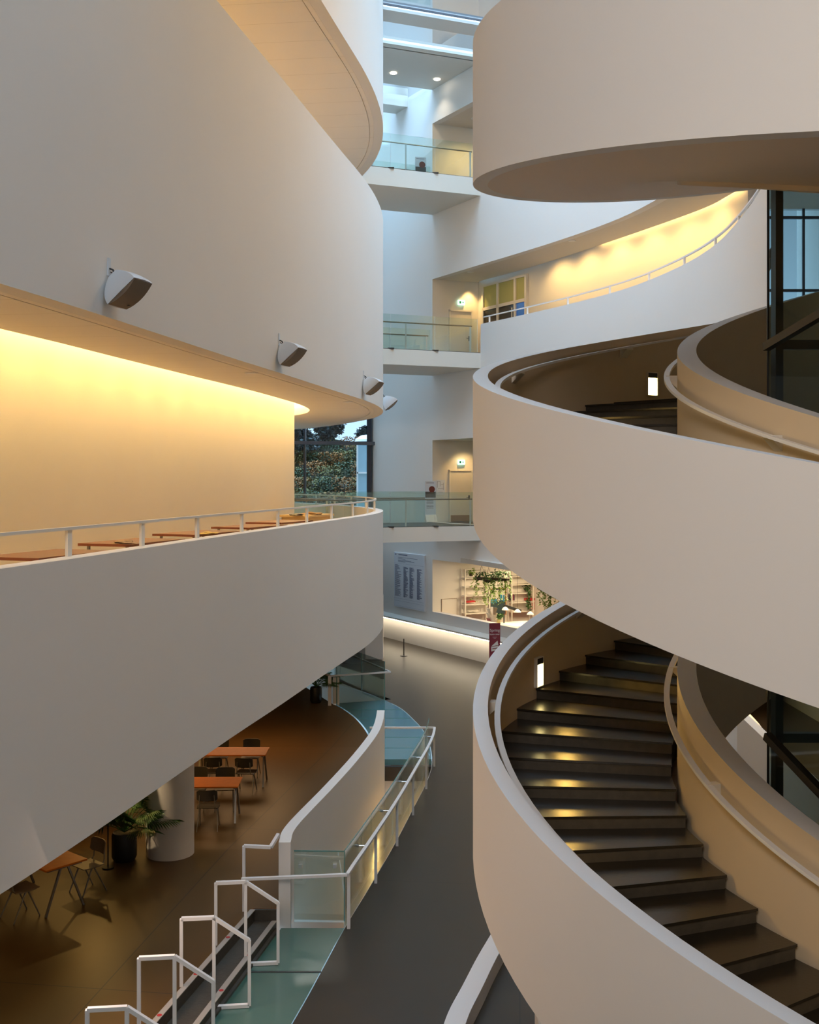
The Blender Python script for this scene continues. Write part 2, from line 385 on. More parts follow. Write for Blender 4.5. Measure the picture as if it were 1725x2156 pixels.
# ------------------------------------------------------------------ FAR WALL with stacked openings, gallery parapet to the right
FL = [-7.1, -1.78, 4.96, 11.77]; CE = [-3.34, 1.65, 8.39, 14.9]; ROOF = 16.6
wl = MB(); wl.ribbon(WF, offset(WF, .3), -7.1, ROOF)
wl.ribbon(WF, offset(WF, .3), -12, -7.1)
struct(wl.build('wall_far', M['plaster_smooth']), 'tall smooth white wall beside the far window', 'wall')
WA = WR+WN[1:]
def thin_end(P, d):
    return [p+(q-p)*min(1, max(.12, (p.y-21.9)/2.6)) for p, q in zip(P, offset(P, d))]
b = MB()
b.ribbon(WA, thin_end(WA, .3), -7.1, -5.52)
b.ribbon(WA, thin_end(WA, .3), CE[0], FL[1]); b.ribbon(WA, thin_end(WA, .3), CE[1], FL[2]); b.ribbon(WA, thin_end(WA, .3), CE[2], FL[3]); b.ribbon(WA, thin_end(WA, .3), CE[3], ROOF)
for z in FL[1:]: b.ribbon(WN, thin_end(WN, .3), z, z+1.11)
struct(b.build('wall_right', M['plaster_smooth'], smooth=True), 'white curved wall with stacked gallery openings on the right', 'wall')
# back wall of the recessed galleries
END = Vector((.93, .37)); E0 = WR[0]; E1 = E0+END*2.12
GB = smooth2(catmull([E1, (4.75,43.5), (6.9,39.2), (9.1,34.2), (9.55,32.3), (9.7,31.3)], 6), 1)
def gallery(i, z0, z1):
    b = MB(); b.ribbon([E0, E1], offset([E0, E1], .25), z0, z1+.02); b.ribbon(GB, offset(GB, .25), z0, z1+.6)
    struct(b.build('wall_recess', M['inner_plaster'], smooth=True))
    A = offset(WA, .302); n = len(GB)
    def res(P, n):
        L = [0]
        for k in range(1, len(P)): L.append(L[-1]+(P[k]-P[k-1]).length)
        return [at_len(P, L, min(L[-1]*k/n, L[-1]-1e-4))[0] for k in range(n+1)]
    A_ = res([E0+END*.28]+A, 40); G_ = res([E1]+offset(GB, -.14), 40); G2 = res([E1]+offset(GB, .05), 40)
    b = MB(); b.ribbon(A_, G_, z1, z1+.2); struct(b.build('ceiling_recess', M['soffit_plain']))
    b = MB(); b.ribbon(A_, G2, z0-.2, z0); struct(b.build('floor_recess', M['concrete']))
for i in (1, 2, 3): gallery(i, FL[i], CE[i])
# slot lamps washing the gallery back wall
for z, lab in ((CE[2], 'warm light slot along the ceiling of the right gallery'), (CE[1], 'warm light slot in the gallery under the right parapet')):
    Q = GB[12:]
    b = MB(); b.ribbon(offset(Q, -.05), offset(Q, -.12), z+.28, z+.31); tag(b.build('cove_light', M['cove']), lab, 'cove light')

# skylight: flat roof with beams over the street
struct_roof = MB()
R0, R1 = 4.0, 41.9
def bline(y0, slope=.397): return lambda x: y0+slope*(x-2.77)
def beam_box(b, x0, x1, yfar, depth, z0, z1):
    f = lambda x, y: y+.397*(x-2.77)
    b.hexa([(x0, f(x0, yfar-depth), z0), (x1, f(x1, yfar-depth), z0), (x1, f(x1, yfar), z0), (x0, f(x0, yfar), z0)],
           [(x0, f(x0, yfar-depth), z1), (x1, f(x1, yfar-depth), z1), (x1, f(x1, yfar), z1), (x0, f(x0, yfar), z1)])
for k in range(4):
    b = MB(); y = 40.3-3.35*k
    beam_box(b, -1.6, 8.2, y, 1.0, 16.3, 16.40)
    struct(b.build('roof_beam', M['soffit_plain']))
    b = MB(); beam_box(b, -1.6, 8.2, y-1.2, .05, 16.36, 16.42)
    struct(b.build('roof_glazing_bar', M['transom']))
b = MB()
b.box(8.0, 20, -14, 55, 16.6, 16.9); b.box(XL, -1.4, -14, 32, 17.2, 17.5); b.box(-1.4, 8.0, -14, 4.0, 17.0, 17.3); b.box(2.2, 8.0, 4, 16, 17.0, 17.3); b.box(-1.4, 2.2, 12, 16, 17.0, 17.3); b.box(-1.4, 8.0, 16, 27.0, 16.6, 17.3)
struct(b.build('ceiling_roof', M['plaster_smooth']))  # unseen roof parts shaped to keep sky light off the near walls
b = MB(); b.face([(-9, 32, 17.25), (-1.5, 32, 17.25), (-1.5, 55, 17.25), (-9, 55, 17.25)]); b.face([(-1.5, 27, 16.44), (8.1, 27, 16.44), (8.1, 55, 16.44), (-1.5, 55, 16.44)]); b.face([(-1.5, 4, 17.05), (3.3, 4, 17.05), (3.3, 16, 17.05), (-1.5, 16, 17.05)]); struct(b.build('window_skylight', M['window']))  # unseen left and near panes added to let in more sky light
# enclosing shell
b = MB(); b.box(XL-.3, XL, -14, 55, -12, 17.3); struct(b.build('wall_left', M['plaster']))
b = MB(); b.box(19.5, 19.8, -14, 55, -12, 17.3); struct(b.build('wall_outer_right', M['plaster']))
b = MB(); b.box(9.5, 15.3, 48, 48.3, -7.1, 17); b.box(15.3, 19.5, 48, 48.3, -7.1, 6.4); b.box(15.3, 19.5, 48, 48.3, 11.9, 17); struct(b.build('wall_back_right', M['plaster']))
b = MB()
for x in (15.4, 17.3, 19.2): b.box(x-.05, x+.05, 47.9, 48, 6.4, 11.9)
for z in (8.3, 11.5): b.box(15.3, 19.5, 47.9, 48, z-.06, z+.06)
struct(b.build('window_back_right', M['mullion']))
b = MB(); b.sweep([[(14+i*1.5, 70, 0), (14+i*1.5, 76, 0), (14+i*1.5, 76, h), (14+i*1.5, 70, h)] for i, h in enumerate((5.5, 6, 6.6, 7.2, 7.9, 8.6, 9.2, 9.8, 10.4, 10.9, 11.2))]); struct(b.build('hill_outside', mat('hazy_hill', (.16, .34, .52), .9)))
b = MB()
b.box(XL, 10.5, -14.3, -14, -8, 17.3); b.box(17.2, 19.5, -14.3, -14, -8, 17.3); b.box(10.5, 17.2, -14.3, -14, -8, 4.9); b.box(10.5, 17.2, -14.3, -14, 9.4, 17.3)
struct(b.build('wall_behind', M['plaster']))
b = MB()
for x in (10.6, 12.2, 13.9, 15.5, 17.1): b.box(x-.05, x+.05, -14.1, -13.95, 4.9, 9.4)
for z in (6.3, 8.6): b.box(10.5, 17.2, -14.1, -13.95, z-.06, z+.06)
struct(b.build('unseen_window_behind', M['mullion']))  # unseen window, added and sized for its reflection in the shaft glass

# ------------------------------------------------------------------ FOOTBRIDGES
TV = Vector((.93, .369)).normalized()
def bridge_pt(s, w): # s metres left of the wall corner, w metres toward the back
    p = Wpt(0)-TV*s + Vector((-.504, .864))*w
    return p
def footbridge(z, thick, label, rail_on=True, glass_m=None, posts=(.35, 3.05, 6.2)):
    o = thing('footbridge', label, 'bridge', (*bridge_pt(2, 1.8), z-thick), group=None, local=False)
    b = MB(); P = [bridge_pt(-.0, 0), bridge_pt(8.5, 0), bridge_pt(8.5, 3.59), bridge_pt(0, 3.59)]
    b.prism(P, z-thick, z-.02); b.build('deck', M['offwhite'], o)
    b = MB(); P2 = [bridge_pt(0, .02), bridge_pt(8.5, .02), bridge_pt(8.5, 3.57), bridge_pt(0, 3.57)]; b.prism(P2, z-.02, z); b.build('walkway', M['concrete'], o)
    if rail_on:
        for w, sd in ((.03, 0), (3.56, 1)):
            g = MB()
            segs = [(.12, 1.9), (1.92, 3.72), (3.74, 5.6), (5.62, 7.5)]
            for (a, c) in segs:
                g = MB(); p, q = bridge_pt(a, w), bridge_pt(c, w); e = Vector((TV.y, -TV.x))*.012
                g.hexa([(*(p-e), z-.12), (*(q-e), z-.12), (*(q+e), z-.12), (*(p+e), z-.12)], [(*(p-e), z+1.30), (*(q-e), z+1.30), (*(q+e), z+1.30), (*(p+e), z+1.30)])
                g.build('glass_panel', M['glassgreen'], o)
            for s_ in ((1.91, 3.73) if sd == 0 else ()):
                c = MB(); p = bridge_pt(s_, w-.03)
                c.box(p.x-.12, p.x+.12, p.y-.03, p.y+.03, z-.03, z+.02); c.build('clamp', M['dark'], o)
            r = MB(); wi = w+.12 if sd == 0 else w-.12
            r.tube([(*bridge_pt(.28, wi), z+1.02), (*bridge_pt(7.5, wi), z+1.02)], .026, 8); r.build('handrail', M['brass'], o, smooth=True)
            for s_ in posts:
                c = MB(); p = bridge_pt(s_, wi); c.box(p.x-.03, p.x+.03, p.y-.02, p.y+.02, z, z+1.0); c.build('post', M['white'], o)
    return o
footbridge(-1.78, .59, 'lowest footbridge between the galleries, with glass balustrade and poster stand')
footbridge(4.96, .61, 'middle footbridge between the galleries, below the lit right gallery')
footbridge(11.77, .69, 'upper footbridge between the galleries, high under the skylight')
# roof-level slab with two downlights
rb = thing('roof_slab', 'flat grey roof slab with two downlights under the skylight', 'slab', (*bridge_pt(2, 1.8), 16.3), local=False)
b = MB(); b.prism([bridge_pt(0, 0), bridge_pt(8.5, 0), bridge_pt(8.5, 3.59), bridge_pt(0, 3.59)], 16.3, 16.41); b.build('slab', M['offwhite'], rb)
b = MB(); b.prism([bridge_pt(-.0, -.35), bridge_pt(8.5, -.35), bridge_pt(8.5, .05), bridge_pt(0, .05)], 16.3, 16.40); b.build('edge_beam', M['offwhite'], rb)
for (px, py) in ((828.5, 153.5), (920.5, 166.5)):
    D = 16.3*F/(1010-py); X = (px-862.5)*D/F
    b = MB(); b.lathe((X, D, 16.28), [(.001, 0), (.13, 0), (.13, .03), (.001, .03)], 16); b.build('downlight', M['spot'], rb)
b = MB()
P = [Wpt(-5.65)+Vector((0, 0)), Wpt(-6.7), Wpt(-6.7)-TV*6, Wpt(-5.65)-TV*6]
b.prism(P, 16.2, 17.0); struct(b.build('roof_beam', M['offwhite']))
# small ceiling downlights
def downlight(px, py, z, label, r=.13, glow=True, group=None):
    D = z*F/(1010-py); X = (px-862.5)*D/F
    t = thing('downlight', label, 'light', (X, D, z-.02), group=group)
    b = MB(); b.lathe((0, 0, 0), [(.001, .005), (r*.75, .005), (r*.75, .02), (.001, .02)], 16); b.build('lens', M['spot'] if glow else M['dark'], t)
    b = MB(); b.lathe((0, 0, 0), [(r*.74, .0), (r, .0), (r, .02), (r*.74, .02)], 16); b.build('ring', M['white'], t)
downlight(1000, 248.5, 14.9, 'lit downlight in the ceiling of the topmost right recess', .16)
downlight(991, 572.5, 8.39, 'recessed downlight over the recess door beside the middle bridge', .13, False)
downlight(1205, 506.5, 8.39, 'recessed downlight in the glowing soffit of the right gallery', .13, False)
downlight(529.5, 784.5, 2.2, 'recessed downlight in the left soffit, between two loudspeakers', .14, False)
downlight(733, 845.5, 2.2, 'recessed downlight at the rounded end of the left soffit', .14, False)
lamp('SPOT', 'recess_spot', (2.6, 46.0, 8.3), 190, WARM, (2.65, 46.1, 4.9), spot_size=1.5, spot_blend=.8, shadow_soft_size=.06)
lamp('SPOT', 'recess_spot', (2.45, 45.6, 1.6), 150, WARM, (2.5, 45.8, -1.8), spot_size=1.9, spot_blend=.9, shadow_soft_size=.06)
lamp('SPOT', 'recess_spot', (2.7, 44.9, 14.8), 260, WARM, (2.7, 45.4, 11.7), spot_size=2.2, spot_blend=.9, shadow_soft_size=.06)
lamp('AREA', 'recess_light', (3.4, 43.2, 8.3), 16, WARM, (3.4, 43.2, 5), size=.8)
lamp('AREA', 'recess_light', (3.4, 43.2, 14.8), 16, WARM, (3.4, 43.2, 5), size=.8)

# doors in the end walls, exit signs
def end_pt(px, off=.0):  # point on the end wall seen at pixel column px
    k = (px-862.5)/F; t = (k*E0.y-E0.x)/(END.x-k*END.y); p = E0+END*t; n = Vector((END.y, -END.x)).normalized(); return p+n*off
for (z, idx) in ((FL[1], 1), (FL[2], 2)):
    a, c = end_pt(945, .02), end_pt(994, .02); n = Vector((END.y, -END.x)).normalized()
    d = thing('door_%d' % idx, ['', 'cream door in the recess by the lowest bridge', 'beige door in the recess by the middle bridge'][idx], 'door', (*((a+c)/2), z), math.atan2(END.y, END.x)); d['kind'] = 'structure'
    w = (c-a).length
    b = MB(); b.box(-w/2+.06, w/2-.06, -.03, .02, .02, 2.14); b.build('leaf', M['offwhite'], d)
    b = MB(); b.box(-w/2, -w/2+.06, -.06, .04, 0, 2.2); b.box(w/2-.06, w/2, -.06, .04, 0, 2.2); b.box(-w/2, w/2, -.06, .04, 2.14, 2.2); b.build('frame', M['inner_plaster'], d)
    b = MB(); b.tube([(w/2-.16, -.03, 1.02), (w/2-.16, -.09, 1.02), (w/2-.30, -.09, 1.02)], .012); b.box(w/2-.19, w/2-.13, -.05, -.03, .92, 1.12); b.build('handle', M['dark'], d)
    b = MB(); b.box(-w/2+.06, w/2-.06, -.04, -.03, .02, .28); b.build('kick_plate', M['cloth'], d)
    e = end_pt(970.5, .07)
    s = thing('exit_sign', 'lit green exit sign above the %s bridge door' % ('', 'lowest', 'middle')[idx], 'sign', (e.x, e.y, z+2.42), math.atan2(END.y, END.x))
    b = MB(); b.box(-.15, .15, -.03, .05, 0, .20); b.build('housing', M['exit'], s)
    b = MB(); g = -.033
    b.box(-.11, -.03, g, -.03, .05, .15); b.box(.0, .05, g, -.03, .09, .11); b.face([(.05, g, .05), (.1, g, .10), (.05, g, .15)]); b.build('pictogram', mat('sign_green', (.02, .35, .12), .5), s)

# glazed door unit at the start of the right gallery
g0, g1 = E1+ (GB[6]-E1).normalized()*.45, E1+(Vector((4.75, 43.5))-E1).normalized()*3.42
gd = (g1-g0).normalized(); gw = (g1-g0).length
u = thing('window_gallery', 'white framed glazed door unit with green-lit top panes at the right gallery', 'window', (*g0+Vector((gd.y, -gd.x))*.0, FL[2]) if False else (g0.x, g0.y, FL[2]), math.atan2(gd.y, gd.x)); u['kind'] = 'structure'
b = MB(); H = 3.25; cols = [0, gw*.36, gw*.76, gw]
for x in cols: b.box(x-.06, x+.06, -.12, 0, 0, H)
b.box(0, gw, -.12, 0, H-.1, H); b.box(0, gw, -.12, 0, 2.15, 2.28); b.box(0, gw, -.12, 0, 0, .08)
b.build('frame', M['inner_plaster'], u)
for i in range(3):
    b = MB(); b.box(cols[i]+.06, cols[i+1]-.06, -.06, -.03, 2.28, H-.1); b.build('top_pane', M['green_pane'], u)
    b = MB(); b.box(cols[i]+.06, cols[i+1]-.06, -.06, -.03, .08, 2.15); b.build('pane', M['blue_pane'] if i == 2 else M['dark_pane'], u)
b = MB(); b.bar((cols[2]-.12, -.16, .8), (cols[2]-.12, -.16, 2.0), .035); b.build('pull_handle', M['inner_plaster'], u)

# handrail on the right gallery parapet
gr = thing('gallery_railing', 'thin white handrail on short posts along the rising curve of the right gallery', 'railing', (*Wpt(2), 6.07), local=False)
GC = offset(WN, .15); b = MB(); b.ribbon(offset(WN, .12), offset(WN, .18), 6.33, 6.37); b.build('handrail', M['white'], gr)
L2 = [0]
for i in range(1, len(GC)): L2.append(L2[-1]+(GC[i]-GC[i-1]).length)
for k in range(8):
    p, t = at_len(GC, L2, .4+2.45*k); b = MB(); b.box(p.x-.03, p.x+.03, p.y-.03, p.y+.03, 6.06, 6.34); b.build('post', M['white'], gr)

# far window wall, mullions, landscape
f0 = Wpt(-8.95); fdir = -TV
def fw(s): return f0+fdir*s
wn = thing('window_far', 'tall dark framed window wall looking onto a planted bank', 'window', (*fw(3), -1.78), local=False); wn['kind'] = 'structure'
b = MB()
for s_, w_ in ((.12, .11), (3.2, .05), (6.4, .07), (9.6, .07)):
    p = fw(s_); b.box(p.x-w_, p.x+w_, p.y-.12, p.y+.12, -7.1, 17)
b.build('mullion', M['mullion'], wn)
b = MB(); 
for z in (-5.0, 1.66, 8.4): b.bar((*(fw(-.25)+Vector((0, -.25))), z), (*(fw(11)+Vector((0, -.25))), z), .14, .15)
b.build('transom', mat('transom_grey', (.13, .13, .15), .4, metal=.3), wn)
b = MB(); a, c = fw(0), fw(11); b.face([(*a, -7.1), (*c, -7.1), (*c, 17), (*a, 17)]); b.build('pane', M['window'], wn)
b = MB(); b.ribbon([fw(0), fw(12)], offset([fw(0), fw(12)], -.2), -7.3, -1.9); struct(b.build('wall_below_window', M['plaster']))

# ------------------------------------------------------------------ GROUND FLOOR
Rb = [(-3.4,5.0),(-2.3,10.5),(-1.53,14.25),(-1.04,17.2),(-.70,19.0),(-.30,21.2),(.07,23.5),(.42,25.76),(.57,27.4),(.55,29.2),(.40,30.9),(.11,32.4),(-.26,33.9),(-.8,35.2)]
Lb = [(-4.45,5.0),(-3.38,10.5),(-2.68,14.0),(-2.08,17.3),(-1.98,18.2),(-1.55,20.3),(-1.2,22.2),(-.95,23.9),(-.82,25.1),(-.78,27.0),(-.95,29.0),(-1.2,30.8),(-1.62,32.6),(-2.15,34.1),(-2.4,34.5)]
RbC = catmull(Rb, 6); LbC = catmull(Lb, 6)
def xat(P, y):
    for i in range(len(P)-1):
        if P[i].y <= y <= P[i+1].y: t = (y-P[i].y)/(P[i+1].y-P[i].y+1e-9); return P[i].x+(P[i+1].x-P[i].x)*t
    return P[-1].x if y > P[-1].y else P[0].x
def zleft(y): return -6.77 if y < 20 else (-7.1 if y > 29 else -6.77-.33*(y-20)/9)
def xA(y): return -2.44+(y-17.2)*.203   # top nosing line of the shallow steps
def xB(y): return -2.10+(y-17.2)*.183
P2far = lambda y: -.8+(y-35.2)*(-1.6/3.2)
P2left = lambda y: -2.4+(y-34.5)*(-2.6/6.5)
ys = [5+.25*i for i in range(int((35.0-5)/.25)+1)]+[35.2]
b = MB()
for y0, y1 in zip(ys, ys[1:]): b.face([(xat(RbC, y0), y0, -7.1), (19.5, y0, -7.1), (19.5, y1, -7.1), (xat(RbC, y1), y1, -7.1)])
b.face([(-.8, 35.2, -7.1), (19.5, 35.2, -7.1), (19.5, 52, -7.1), (-1.6, 52, -7.1), (-5.0, 41.0, -7.1), (-3.9, 41.0, -7.1)])
b.face([(XL, -14, -7.1), (19.5, -14, -7.1), (19.5, 5, -7.1), (XL, 5, -7.1)])
struct(b.build('floor', M['concrete']))
b = MB()
ys2 = [5+.25*i for i in range(int((41-5)/.25)+1)]
for y0, y1 in zip(ys2, ys2[1:]):
    f = lambda y: xA(y) if y <= 17.2 else (xat(LbC, y)-.03 if y < 34.5 else P2left(y))
    b.face([(XL, y0, zleft(y0)), (f(y0), y0, zleft(y0)), (f(y1) if y0 >= 17.2 or y1 <= 17.2 else f(y0), y1, zleft(y1)), (XL, y1, zleft(y1))])
b.face([(XL, 41, -7.1), (-5.0, 41, -7.1), (-1.6, 52, -7.1), (XL, 52, -7.1)])
struct(b.build('floor_cafe', M['concrete_warm']))
# glass floors
b = MB(); yy = [8+.31*i for i in range(31)]
for y0, y1 in zip(yy, yy[1:]):
    if y1 > 17.3: y1 = 17.3
    b.hexa([(xB(y0)+.05, y0, -7.2), (xat(RbC, y0), y0, -7.2), (xat(RbC, y1), y1, -7.2), (xB(y1)+.05, y1, -7.2)], [(xB(y0)+.05, y0, -7.1), (xat(RbC, y0)-.015, y0, -7.1), (xat(RbC, y1)-.015, y1, -7.1), (xB(y1)+.05, y1, -7.1)])
o = b.build('glass_floor', M['teal']); tag(o, 'teal glass floor strip between shallow steps and dark street floor', 'glass floor')
b = MB()
for y in (8.95, 12.35, 15.75): b.box(xB(y), xat(RbC, y), y-.02, y+.02, -7.102, -7.094)
b.build('joint', M['dark'], o)
b = MB(); yy = [27.75+.3*i for i in range(24)]
for y0, y1 in zip(yy, yy[1:]):
    r = lambda y: xat(RbC, y)
    b.hexa([(xat(LbC, y0), y0, -7.25), (r(y0), y0, -7.25), (r(y1), y1, -7.25), (xat(LbC, y1), y1, -7.25)], [(xat(LbC, y0)+.02, y0, -7.1), (r(y0)-.02, y0, -7.1), (r(y1)-.02, y1, -7.1), (xat(LbC, y1)+.02, y1, -7.1)])
b.face([(xat(LbC, 34.65), 34.65, -7.1), (r(34.65), 34.65, -7.1), (-.8, 35.2, -7.1)])
o = b.build('glass_floor', M['blueglass']); tag(o, 'blue glass floor between the two stair openings beyond the railing', 'glass floor')
b = MB()
for y in (28.9, 30.1, 31.3, 32.5, 33.7): b.box(xat(LbC, y)+.03, xat(RbC, y)-.03, y-.012, y+.012, -7.102, -7.095)
b.build('joint', M['edge'], o)
# shallow steps
b = MB()
ya, yb = 6.0, 17.2
b.hexa([(xA(ya), ya, -7.2), (xB(ya), ya, -7.2), (xB(yb), yb, -7.2), (xA(yb), yb, -7.2)], [(xA(ya), ya, -6.95), (xB(ya), ya, -6.95), (xB(yb), yb, -6.95), (xA(yb), yb, -6.95)])
b.hexa([(xB(ya), ya, -7.2), (xB(ya)+.05, ya, -7.2), (xB(yb)+.05, yb, -7.2), (xB(yb), yb, -7.2)], [(xB(ya), ya, -7.06), (xB(ya)+.05, ya, -7.06), (xB(yb)+.05, yb, -7.06), (xB(yb), yb, -7.06)])
b.hexa([(xA(ya)-.02, ya, -7.2), (xA(ya), ya, -7.2), (xA(yb), yb, -7.2), (xA(yb)-.02, yb, -7.2)], [(xA(ya)-.02, ya, -6.775), (xA(ya), ya, -6.775), (xA(yb), yb, -6.775), (xA(yb)-.02, yb, -6.775)])
b.box(xA(yb)-.02, xB(yb)+.0, yb, yb+.05, -7.2, -6.775)
st = tag(b.build('shallow_steps', M['riser']), 'two shallow concrete steps with pale nosing strips and red dots', 'steps')
b = MB()
for fn, z in ((xA, -6.765), (xB, -6.942)):
    b.hexa([(fn(ya)-.07, ya, z-.012), (fn(ya)+.012, ya, z-.012), (fn(yb)+.012, yb, z-.012), (fn(yb)-.07, yb, z-.012)], [(fn(ya)-.07, ya, z), (fn(ya)+.012, ya, z), (fn(yb)+.012, yb, z), (fn(yb)-.07, yb, z)])
b.build('nosing_strip', mat('nosing_grey', (.36, .33, .29), .5), st)
for fn, z, lst in ((xA, -6.765, (16.15, 14.95, 13.8, 12.6)), (xB, -6.942, (15.95, 14.85, 13.7))):
    for y in lst:
        b = MB(); b.lathe((fn(y)-.03, y, z), [(.001, 0), (.032, 0), (.032, .004), (.001, .004)], 12); b.build('red_dot', M['red'], st)
# stair pit between parapet and railing: sides and lower floor
b = MB()
yp = [17.35+.26*i for i in range(41)]
A = [Vector((xat(RbC, y)-.01, y)) for y in yp]; B = [Vector((xat(RbC, y)+.2, y)) for y in yp]
b.ribbon(A, B, -11.5, -7.105)
b.box(-.95, .7, 27.75, 27.9, -11.5, -7.6)
struct(b.build('wall_pit', M['inner_plaster']))
b = MB(); b.box(-6, 4, 15, 45, -11.7, -11.5); struct(b.build('floor_lower', M['orange']))
b = MB(); b.box(-1.0, .7, 27.62, 27.76, -7.62, -7.26); struct(b.build('trim_1', M['dark']))
lamp('AREA', 'pit_light', (-.3, 24.5, -8.2), 60, WARM, (-.3, 25, -11.5), size=.8)
lamp('AREA', 'pit_light', (-3.4, 36.5, -9.0), 20, WARM, (-1.6, 38, -9.0), size=.8)
# back pit (triangular)
b = MB()
b.hexa([(-.8,35.2,-11.5),(-3.95,41.5,-11.5),(-3.75,41.6,-11.5),(-.6,35.3,-11.5)],[(-.8,35.2,-7.1),(-3.95,41.5,-7.1),(-3.75,41.6,-7.1),(-.6,35.3,-7.1)])
b.hexa([(-2.4,34.5,-11.5),(-5,41,-11.5),(-5.2,41,-11.5),(-2.6,34.5,-11.5)],[(-2.4,34.5,-7.12),(-5,41,-7.12),(-5.2,41,-7.12),(-2.6,34.5,-7.12)])
struct(b.build('wall_pit', M['inner_plaster']))

# curved white parapet by the pit
pw = [Vector(p) for p in ((-2.08,17.35),(-2.06,18.2),(-1.65,20.3),(-1.3,22.2),(-1.03,23.9),(-.88,25.1),(-.82,26.2),(-.81,27.3))]
pc = smooth2(catmull([tuple(p) for p in pw], 8), 2)
b = MB(); b.ribbon(pc, offset(pc, -.19), -11.4, -5.76); cp = tag(b.build('stair_parapet', M['plaster'], smooth=True), 'curved white free-standing parapet beside the glazed stair opening', 'parapet')

# glass balustrade with white steel rail
gb = thing('glass_balustrade', 'curved glass balustrade with white steel rail and posts beside the parapet', 'railing', (-.9, 17.5, -7.1), local=False)
RC2 = [Vector((p.x+.06, p.y)) for p in RbC if 17.15 <= p.y <= 27.5]
RG = [Vector((p.x-.07, p.y)) for p in RbC if 17.25 <= p.y <= 27.6]
b = MB(); b.ribbon([Vector((p.x-.03, p.y)) for p in RC2], [Vector((p.x+.03, p.y)) for p in RC2], -6.24, -6.20); b.build('handrail', M['white'], gb); b = MB()
e = RC2[-1]; b.ribbon([Vector((e.x, e.y-.03)), Vector((-1.0, e.y-.03))], [Vector((e.x, e.y+.03)), Vector((-1.0, e.y+.03))], -6.24, -6.20); b.build('handrail', M['white'], gb); b = MB()
e = RC2[0]; b.ribbon([Vector((e.x, e.y-.03)), Vector((-2.62, e.y-.22))], [Vector((e.x, e.y+.03)), Vector((-2.62, e.y-.16))], -6.24, -6.20)
b.build('handrail', M['white'], gb)
Lr = [0]
for i in range(1, len(RC2)): Lr.append(Lr[-1]+(RC2[i]-RC2[i-1]).length)
for k in range(6):
    p, t = at_len(RC2, Lr, min(.1+k*1.98, Lr[-1]-.05)); b = MB(); b.box(p.x-.025, p.x+.025, p.y-.04, p.y+.04, -7.1, -6.23); b.build('post', M['white'], gb)
b = MB(); b.box(-.86, -.82, 27.35, 27.42, -7.1, -6.23); b.build('post', M['white'], gb)
Lg = [0]
for i in range(1, len(RG)): Lg.append(Lg[-1]+(RG[i]-RG[i-1]).length)
n = 5
for k in range(n):
    seg = [at_len(RG, Lg, (Lg[-1]-1e-3)*(k+j/6)/n+(.01 if j == 0 else 0))[0] for j in range(7)]
    b = MB(); b.ribbon(seg, offset(seg, .015), -7.3, -5.98); b.build('glass_panel', M['glassgreen'], gb)
    b = MB(); b.ribbon(seg, offset(seg, .018), -5.98, -5.972); b.build('glass_edge', M['edge'], gb)
    for j in (3,):
        p = seg[j]; b = MB(); b.tube([(p.x-.03, p.y, -6.21), (p.x+.11, p.y, -6.21)], .009); b.lathe((p.x-.03, p.y, -6.23), [(.001, 0), (.03, 0), (.03, .04), (.001, .04)], 10); b.build('clamp', M['steel'], gb)
e = RG[0]; b = MB(); b.ribbon([Vector((-1.86, e.y+.02)), Vector((e.x, e.y))], [Vector((-1.86, e.y+.035)), Vector((e.x, e.y+.015))], -7.12, -5.98); b.build('glass_panel', M['glassgreen'], gb)
b = MB(); b.bar((-1.86, e.y+.03, -5.975), (e.x, e.y, -5.975), .018); b.bar((e.x, e.y, -7.1), (e.x, e.y, -5.98), .018); b.build('glass_edge', M['edge'], gb)
for x in (-1.75, -1.2):
    b = MB(); b.box(x-.03, x+.03, e.y-.05, e.y, -6.23, -6.17); b.build('clamp', M['steel'], gb)

# distant glass balustrade round the second opening
g2 = thing('glass_balustrade', 'glass balustrade with thin white rail round the far stair opening', 'railing', (-.85, 35.2, -7.1), local=False)
for (a, c) in (((-.82, 35.2), (-1.6, 36.8)), ((-1.62, 36.84), (-2.45, 38.5)), ((-2.47, 38.54), (-3.3, 40.2))):
    b = MB(); b.ribbon([Vector(a), Vector(c)], [Vector(a)+Vector((.02, 0)), Vector(c)+Vector((.02, 0))], -7.2, -5.85); b.build('glass_panel', M['glassgreen'], g2)
b = MB(); b.ribbon([Vector((-.84, 35.18)), Vector((-2.32, 34.48))], [Vector((-.84, 35.2)), Vector((-2.32, 34.5))], -7.1, -5.85); b.build('glass_panel', M['glassgreen'], g2)
b = MB(); b.bar((-.8, 35.15, -7.1), (-.8, 35.15, -5.85), .03); b.bar((-1.62, 36.82, -7.1), (-1.62, 36.82, -5.85), .03); b.bar((-2.3, 34.5, -7.1), (-2.3, 34.5, -5.85), .025); b.build('glass_edge', M['edge'], g2)
b = MB(); b.bar((-.62, 35.1, -6.18), (-2.1, 38.6, -6.18), .05); b.bar((-.62, 35.1, -6.18), (-2.5, 34.4, -6.18), .05); b.bar((-2.5, 34.4, -6.18), (-2.75, 34.9, -6.18), .05); b.build('handrail', M['white'], g2)
b = MB(); b.box(-2.56, -2.46, 34.32, 34.40, -7.1, -6.16); b.build('post', M['white'], g2)
b = MB(); b.box(-2.42, -2.22, 34.5, 34.56, -7.3, -6.25); b.build('end_panel', M['offwhite'], g2)

